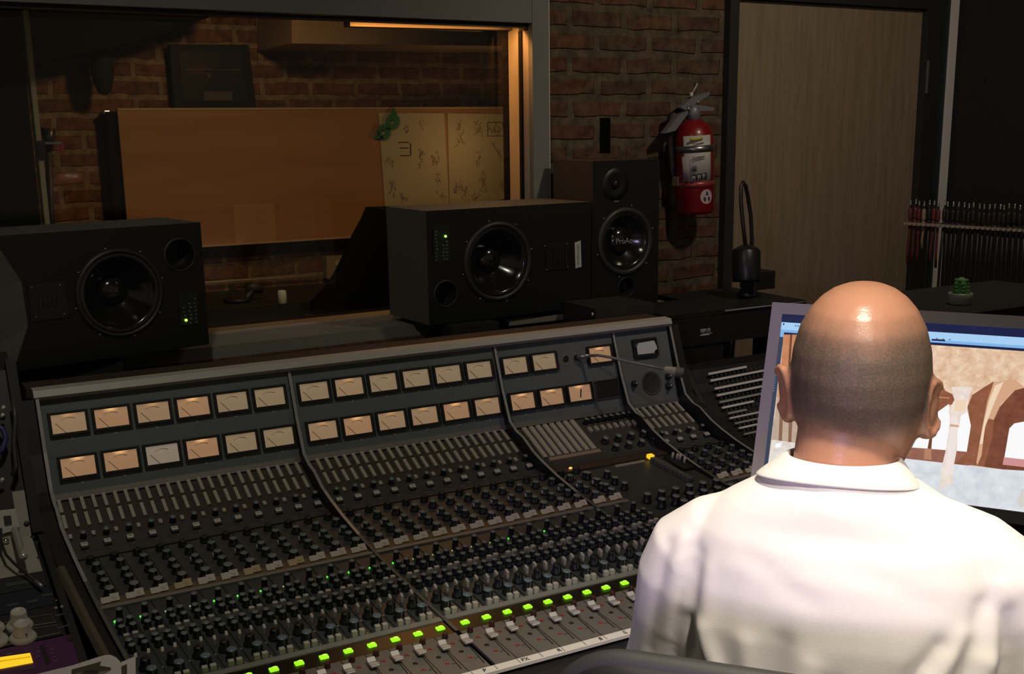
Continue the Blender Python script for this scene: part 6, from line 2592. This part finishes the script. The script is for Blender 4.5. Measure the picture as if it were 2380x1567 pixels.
# trunk under the shirt, arms, hands
b.loft([ell(z, hw, hl, hl, -.012, y0) for z, hw, y0, hl in ((-0.80, .15, -.03, .10), (-0.60, .145, .0, .095), (-0.40, .155, .0, .095), (-0.25, .16, -.02, .095), (-0.18, .12, -.035, .075))])
for s in (-1, 1):
    sx_ = -0.012 + s * 0.186
    dz = 0.006 * s
    sh = Vector((sx_ - s * 0.022, -0.02, -0.225 + dz))
    el = Vector((-0.012 + s * 0.232, 0.085, -0.455))
    wr = Vector((-0.012 + s * 0.150, 0.300, -0.575))
    b.tube([sh, sh.lerp(el, 0.35), sh.lerp(el, 0.75), el, el.lerp(wr, 0.3), el.lerp(wr, 0.7), wr], [0.046, 0.044, 0.040, 0.038, 0.039, 0.030, 0.025], 14)
    fd = (wr - el)
    fd.z = 0
    fd.normalize()
    pc = wr + fd * 0.05 + Vector((0, 0, -0.012))
    lat = Vector((fd.y, -fd.x, 0)) * s
    Rm = Matrix((tuple(lat), tuple(fd), (0, 0, 1))).transposed()
    b.ball(pc, 1.0, (0.041, 0.052, 0.015), 14, Rm)
    for k, (off, ln) in enumerate(((-0.030, 0.062), (-0.010, 0.074), (0.010, 0.080), (0.029, 0.070))):
        r0 = pc + lat * (-off) + fd * 0.042
        b.tube([r0, r0 + fd * ln * 0.45 + Vector((0, 0, 0.006)), r0 + fd * ln * 0.78 + Vector((0, 0, -0.002)), r0 + fd * ln + Vector((0, 0, -0.012))], [0.0095, 0.009, 0.0082, 0.007], 8)
    t0 = pc - lat * 0.030 - fd * 0.020
    b.tube([t0, t0 - lat * 0.022 + fd * 0.022, t0 - lat * 0.026 + fd * 0.048 - Vector((0, 0, 0.006))], [0.0125, 0.0105, 0.008], 8)
bm_ = remeshed(b, 'body', 0.0036, M_SKIN, 3)
link('body', bm_, man, Matrix.Translation((0, 0, ZH)))
for s in (-1, 1):
    b = MB().use(mat('eye_white', (0.7, 0.7, 0.68), 0.2))
    b.ball((0, 0, 0), 0.0125, n=14)
    b.use(mat('iris_brown', (0.05, 0.025, 0.012), 0.15)).ball((0, 0.0072, 0), 0.0062, n=10)
    link('eye', b.mesh('eye'), man, Matrix.Translation((HX + s * 0.031, 0.0815, ZH - 0.010)))

# polo shirt
M_SHIRT = mat('white_cotton', (0.84, 0.815, 0.78), 0.9, bump=0.12, nscale=900, spec=0.15)
b = MB().use(M_SHIRT)
tors = [(-0.108, .060, -.036, .064), (-0.122, .082, -.036, .076), (-0.137, .107, -.036, .082), (-0.152, .131, -.034, .086), (-0.168, .150, -.032, .090), (-0.188, .168, -.028, .102), (-0.215, .180, -.026, .111), (-0.25, .188, -.025, .116), (-0.29, .197, -.022, .119), (-0.37, .190, -.014, .120), (-0.47, .180, -.004, .118), (-0.58, .174, .0, .116), (-0.70, .180, -.02, .122), (-0.80, .184, -.03, .128)]
b.loft([ell(z + 0.035 * 0, hw, hl, hl, -.013, y0, 36) for z, hw, y0, hl in reversed(tors)])
for s in (-1, 1):
    dz = 0.010 if s > 0 else 0.0
    x0 = -0.013
    b.tube([(x0 + s * 0.085, -0.036, -0.168 + dz), (x0 + s * 0.140, -0.030, -0.205 + dz), (x0 + s * 0.170, -0.024, -0.233 + dz), (x0 + s * 0.182, -0.018, -0.268 + dz), (x0 + s * 0.190, -0.006, -0.32), (x0 + s * 0.202, 0.022, -0.385), (x0 + s * 0.214, 0.045, -0.430)], [0.030, 0.047, 0.055, 0.057, 0.057, 0.058, 0.060], 20)
FOLDS = [(-0.185, -0.205, -0.205, -0.33, 0.010, 0.006), (-0.165, -0.215, -0.180, -0.36, 0.011, -0.006), (-0.205, -0.215, -0.232, -0.36, 0.009, -0.005), (-0.150, -0.230, -0.150, -0.33, 0.012, 0.004), (-0.178, -0.30, -0.135, -0.42, 0.012, -0.006), (-0.155, -0.30, -0.11, -0.41, 0.012, 0.006),
         (0.160, -0.215, 0.150, -0.33, 0.010, 0.006), (0.140, -0.235, 0.110, -0.36, 0.011, -0.006), (0.165, -0.245, 0.175, -0.38, 0.010, -0.006), (0.125, -0.265, 0.06, -0.40, 0.012, 0.006), (0.10, -0.275, 0.03, -0.39, 0.011, -0.005), (0.148, -0.30, 0.10, -0.44, 0.012, 0.007), (0.085, -0.31, 0.02, -0.42, 0.012, 0.004),
         (-0.06, -0.29, -0.085, -0.42, 0.016, -0.005), (-0.03, -0.31, -0.04, -0.43, 0.014, 0.004), (-0.10, -0.30, -0.095, -0.40, 0.013, 0.004), (-0.005, -0.33, 0.0, -0.44, 0.013, -0.004), (-0.045, -0.118, 0.01, -0.135, 0.006, -0.002), (-0.10, -0.20, -0.03, -0.235, 0.014, -0.002), (0.02, -0.20, 0.09, -0.225, 0.014, -0.002)]


def crease(me):
    import math as _m
    nrm_ = [v_.normal.copy() for v_ in me.vertices]
    out = []
    for v_, vn in zip(me.vertices, nrm_):
        x, y, z = v_.co
        out += [x, y, z]
        if y > 0.03:
            continue
        d_ = 0.0
        for x0, z0, x1, z1, w, amp in FOLDS:
            ux, uz = x1 - x0, z1 - z0
            l2 = ux * ux + uz * uz
            t = ((x - x0) * ux + (z - z0) * uz) / l2
            tt = min(1.0, max(0.0, t))
            dx, dz = x - x0 - ux * tt, z - z0 - uz * tt
            g_ = _m.exp(-(dx * dx + dz * dz) / (w * w)) * amp * (1.15 if z0 < -0.26 else 0.8)
            d_ += g_ * (0.35 + 0.65 * _m.sin(PI * min(1, max(0, 0.15 + 0.7 * tt))))
        d_ += 0.0006 * _m.sin(31 * x + 17 * z) * _m.sin(23 * z - 9 * x)
        out[-3:] = [x + vn.x * d_, y + vn.y * d_, z + vn.z * d_]
    me.vertices.foreach_set('co', out)
    me.update()


sm_ = remeshed(b, 'shirt', 0.0048, M_SHIRT, 5, crease)
sho = link('shirt', sm_, man, Matrix.Translation((0, 0, ZH)))
# folded collar
b = MB().use(M_SHIRT)
NC = 40
prof_c = []
for k in range(NC + 1):
    a = math.radians(-128 + 256 * k / NC)
    s_, c_ = math.sin(a), math.cos(a)
    f_ = (1 - c_) / 2
    x0 = -0.0135
    kx = 0.93 if s_ > 0 else 1.0
    it = Vector((x0 + 0.0585 * s_, -0.034 - 0.0600 * c_, -0.096 - 0.012 * f_))
    tp_ = Vector((x0 + 0.0605 * s_, -0.034 - 0.0625 * c_, -0.0885 - 0.012 * f_ + 0.003 * (s_ if s_ > 0 else 0)))
    md = Vector((x0 + 0.077 * s_ * kx, -0.034 - 0.0700 * c_, -0.0985 - 0.020 * f_))
    bt = Vector((x0 + 0.0985 * s_ * (0.88 if s_ > 0 else 1.0), -0.036 - 0.0745 * c_, -0.1125 - 0.028 * f_))
    ib = Vector((x0 + 0.0555 * s_, -0.034 - 0.057 * c_, -0.135 - 0.02 * f_))
    prof_c.append([ib, it, tp_, md, bt, bt + Vector((-0.003 * s_, 0.003 * c_, -0.0015)), md + Vector((-0.006 * s_, 0.006 * c_, -0.002))])
VV = [[b.v(p) for p in ring] for ring in prof_c]
for r0, r1 in zip(VV[:-1], VV[1:]):
    for j in range(6):
        b.face([r0[j], r1[j], r1[j + 1], r0[j + 1]], True)
    b.face([r0[6], r1[6], r1[0], r0[0]], True)
b.face(VV[0])
b.face(list(reversed(VV[-1])))
cme = b.mesh('collar')
co = link('collar', cme, sho)
sb = co.modifiers.new('soft', 'SUBSURF')
sb.levels = sb.render_levels = 2
# trousers and shoes
M_TRS = mat('dark_trousers', (0.02, 0.022, 0.03), 0.85)
b = MB().use(M_TRS)
b.loft([ell(z, hw, hl, hl, -.012, y0) for z, hw, y0, hl in ((-0.86, .165, -.01, .12), (-0.82, .178, -.02, .13), (-0.74, .176, -.02, .122))])
for s in (-1, 1):
    hp_, kn_, an_ = Vector((-0.012 + s * 0.09, 0.02, -0.80)), Vector((-0.012 + s * 0.13, 0.44, -0.785)), Vector((-0.012 + s * 0.13, 0.38, -1.27))
    b.tube([hp_, hp_.lerp(kn_, 0.5), kn_ + Vector((0, -0.03, 0)), kn_ + Vector((0, 0.0, -0.05)), kn_.lerp(an_, 0.45), an_], [0.088, 0.078, 0.066, 0.062, 0.058, 0.048], 16)
tm = remeshed(b, 'trousers', 0.011, M_TRS, 4)
link('trousers', tm, man, Matrix.Translation((0, 0, ZH)))
for s in (-1, 1):
    b = MB().use(mat('dark_leather', (0.015, 0.012, 0.010), 0.45))
    b.loft([[(x * w, y, z * h) for x, z in ((-1, 0.02), (1, 0.02), (1, 0.6), (0.6, 1), (-0.6, 1), (-1, 0.6))] for y, w, h in ((-0.09, 0.026, 0.06), (-0.07, 0.034, 0.085), (0.0, 0.037, 0.085), (0.08, 0.043, 0.055), (0.15, 0.040, 0.042), (0.18, 0.022, 0.03))])
    link('shoe', b.mesh('shoe'), man, Matrix.Translation((-0.012 + s * 0.13, 0.40, 0.002)))

# ------------------------------------------------------------------ his chair
ch = empty('office_chair', (HC_.x, HC_.y, 0))
ch.rotation_euler = (0, 0, PYAW)
tag(ch, 'black padded office chair with rounded back behind the seated man', 'chair')
M_CH = mat('chair_black', (0.011, 0.011, 0.011), 0.55, noise=0.1, nscale=60)
M_CHR = mat('chair_roll_lit', (0.034, 0.034, 0.031), 0.6, noise=0.08, nscale=60)  # paler than the chair black, paints in the light on its top edge
ZT = ZH - 0.2225


def chair_out(w, h, r, n=8):
    pts = []
    for cx, cz, a0 in ((w - r, h - r, 0), (-(w - r), h - r, 90), (-(w - r), -(h - r), 180), (w - r, -(h - r), 270)):
        for k in range(n + 1):
            a = math.radians(a0 + 90 * k / n)
            pts.append((cx + r * math.cos(a), cz + r * math.sin(a)))
    return pts


HW, HH = 0.258, 0.26
cz = ZT - HH
b = MB()
secs = []
for dy, ins in ((-0.034, 0.030), (-0.030, 0.010), (-0.020, 0.002), (0.0, 0.0), (0.018, 0.004), (0.026, 0.018), (0.029, 0.045)):
    secs.append([(x, -0.338 + dy + 0.10 * x * x - 0.05 * ((z) / HH) ** 2 * (1 if z < 0 else 0.2), cz + z) for x, z in chair_out(HW - ins, HH - ins, 0.085)])
b.use(M_CH).loft(secs)
link('backrest', b.mesh('backrest'), ch)
b = MB().use(M_CHR)
oo = chair_out(HW - 0.004, HH - 0.004, 0.083)
top_ = [(x, -0.345 + 0.10 * x * x - 0.01 * (z / HH) ** 2, cz + z) for x, z in oo if z > HH * 0.42]
top_.sort(key=lambda p: p[0])
b.tube(top_, [0.004] + [0.012] * (len(top_) - 2) + [0.004], 10)
link('top_roll', b.mesh('top_roll'), ch)
b = MB().use(M_STEEL)
b.ball((-0.212, -0.374, cz + HH - 0.040), 0.0035, n=8)
link('screw', b.mesh('screw'), ch)
b = MB().use(M_CH)
b.loft([[(x, y - 0.02, z) for x, y in chair_out(0.25 - i_, 0.23 - i_, 0.09)] for z, i_ in ((0.405, 0.03), (0.415, 0.0), (0.445, 0.0), (0.458, 0.03))])
link('seat', b.mesh('seat'), ch)
b = MB().use(M_BLACK)
b.tube([(0, -0.10, 0.40), (0, -0.36, 0.38), (0, -0.405, 0.46), (0, -0.392, cz - 0.1)], [0.022, 0.024, 0.024, 0.02], 10)
link('back_support', b.mesh('back_support'), ch)
b = MB().use(M_BLACK)
b.lathe([(0.05, 0.075), (0.045, 0.13), (0.027, 0.14), (0.027, 0.385), (0.09, 0.395), (0.09, 0.405)], 20)
link('column', b.mesh('column'), ch)
for k in range(5):
    a = 2 * PI * k / 5 + 0.3
    d_ = Vector((math.cos(a), math.sin(a), 0))
    b = MB().use(M_BLACK)
    b.tube([d_ * 0.03 + Vector((0, 0, 0.095)), d_ * 0.16 + Vector((0, 0, 0.085)), d_ * 0.29 + Vector((0, 0, 0.066))], [0.024, 0.020, 0.015], 8)
    lg = link('leg', b.mesh('leg'), ch)
    b = MB().use(M_BLACK)
    b.lathe([(0.022, -0.016), (0.0275, -0.012), (0.0275, 0.012), (0.022, 0.016)], 16, Matrix.Translation(d_ * 0.29 + Vector((0, 0, 0.0285))) @ Matrix.Rotation(a, 4, 'Z') @ Matrix.Rotation(PI / 2, 4, 'X'))
    b.tube([d_ * 0.29 + Vector((0, 0, 0.03)), d_ * 0.29 + Vector((0, 0, 0.066))], 0.007, 8)
    link('caster', b.mesh('caster'), lg)
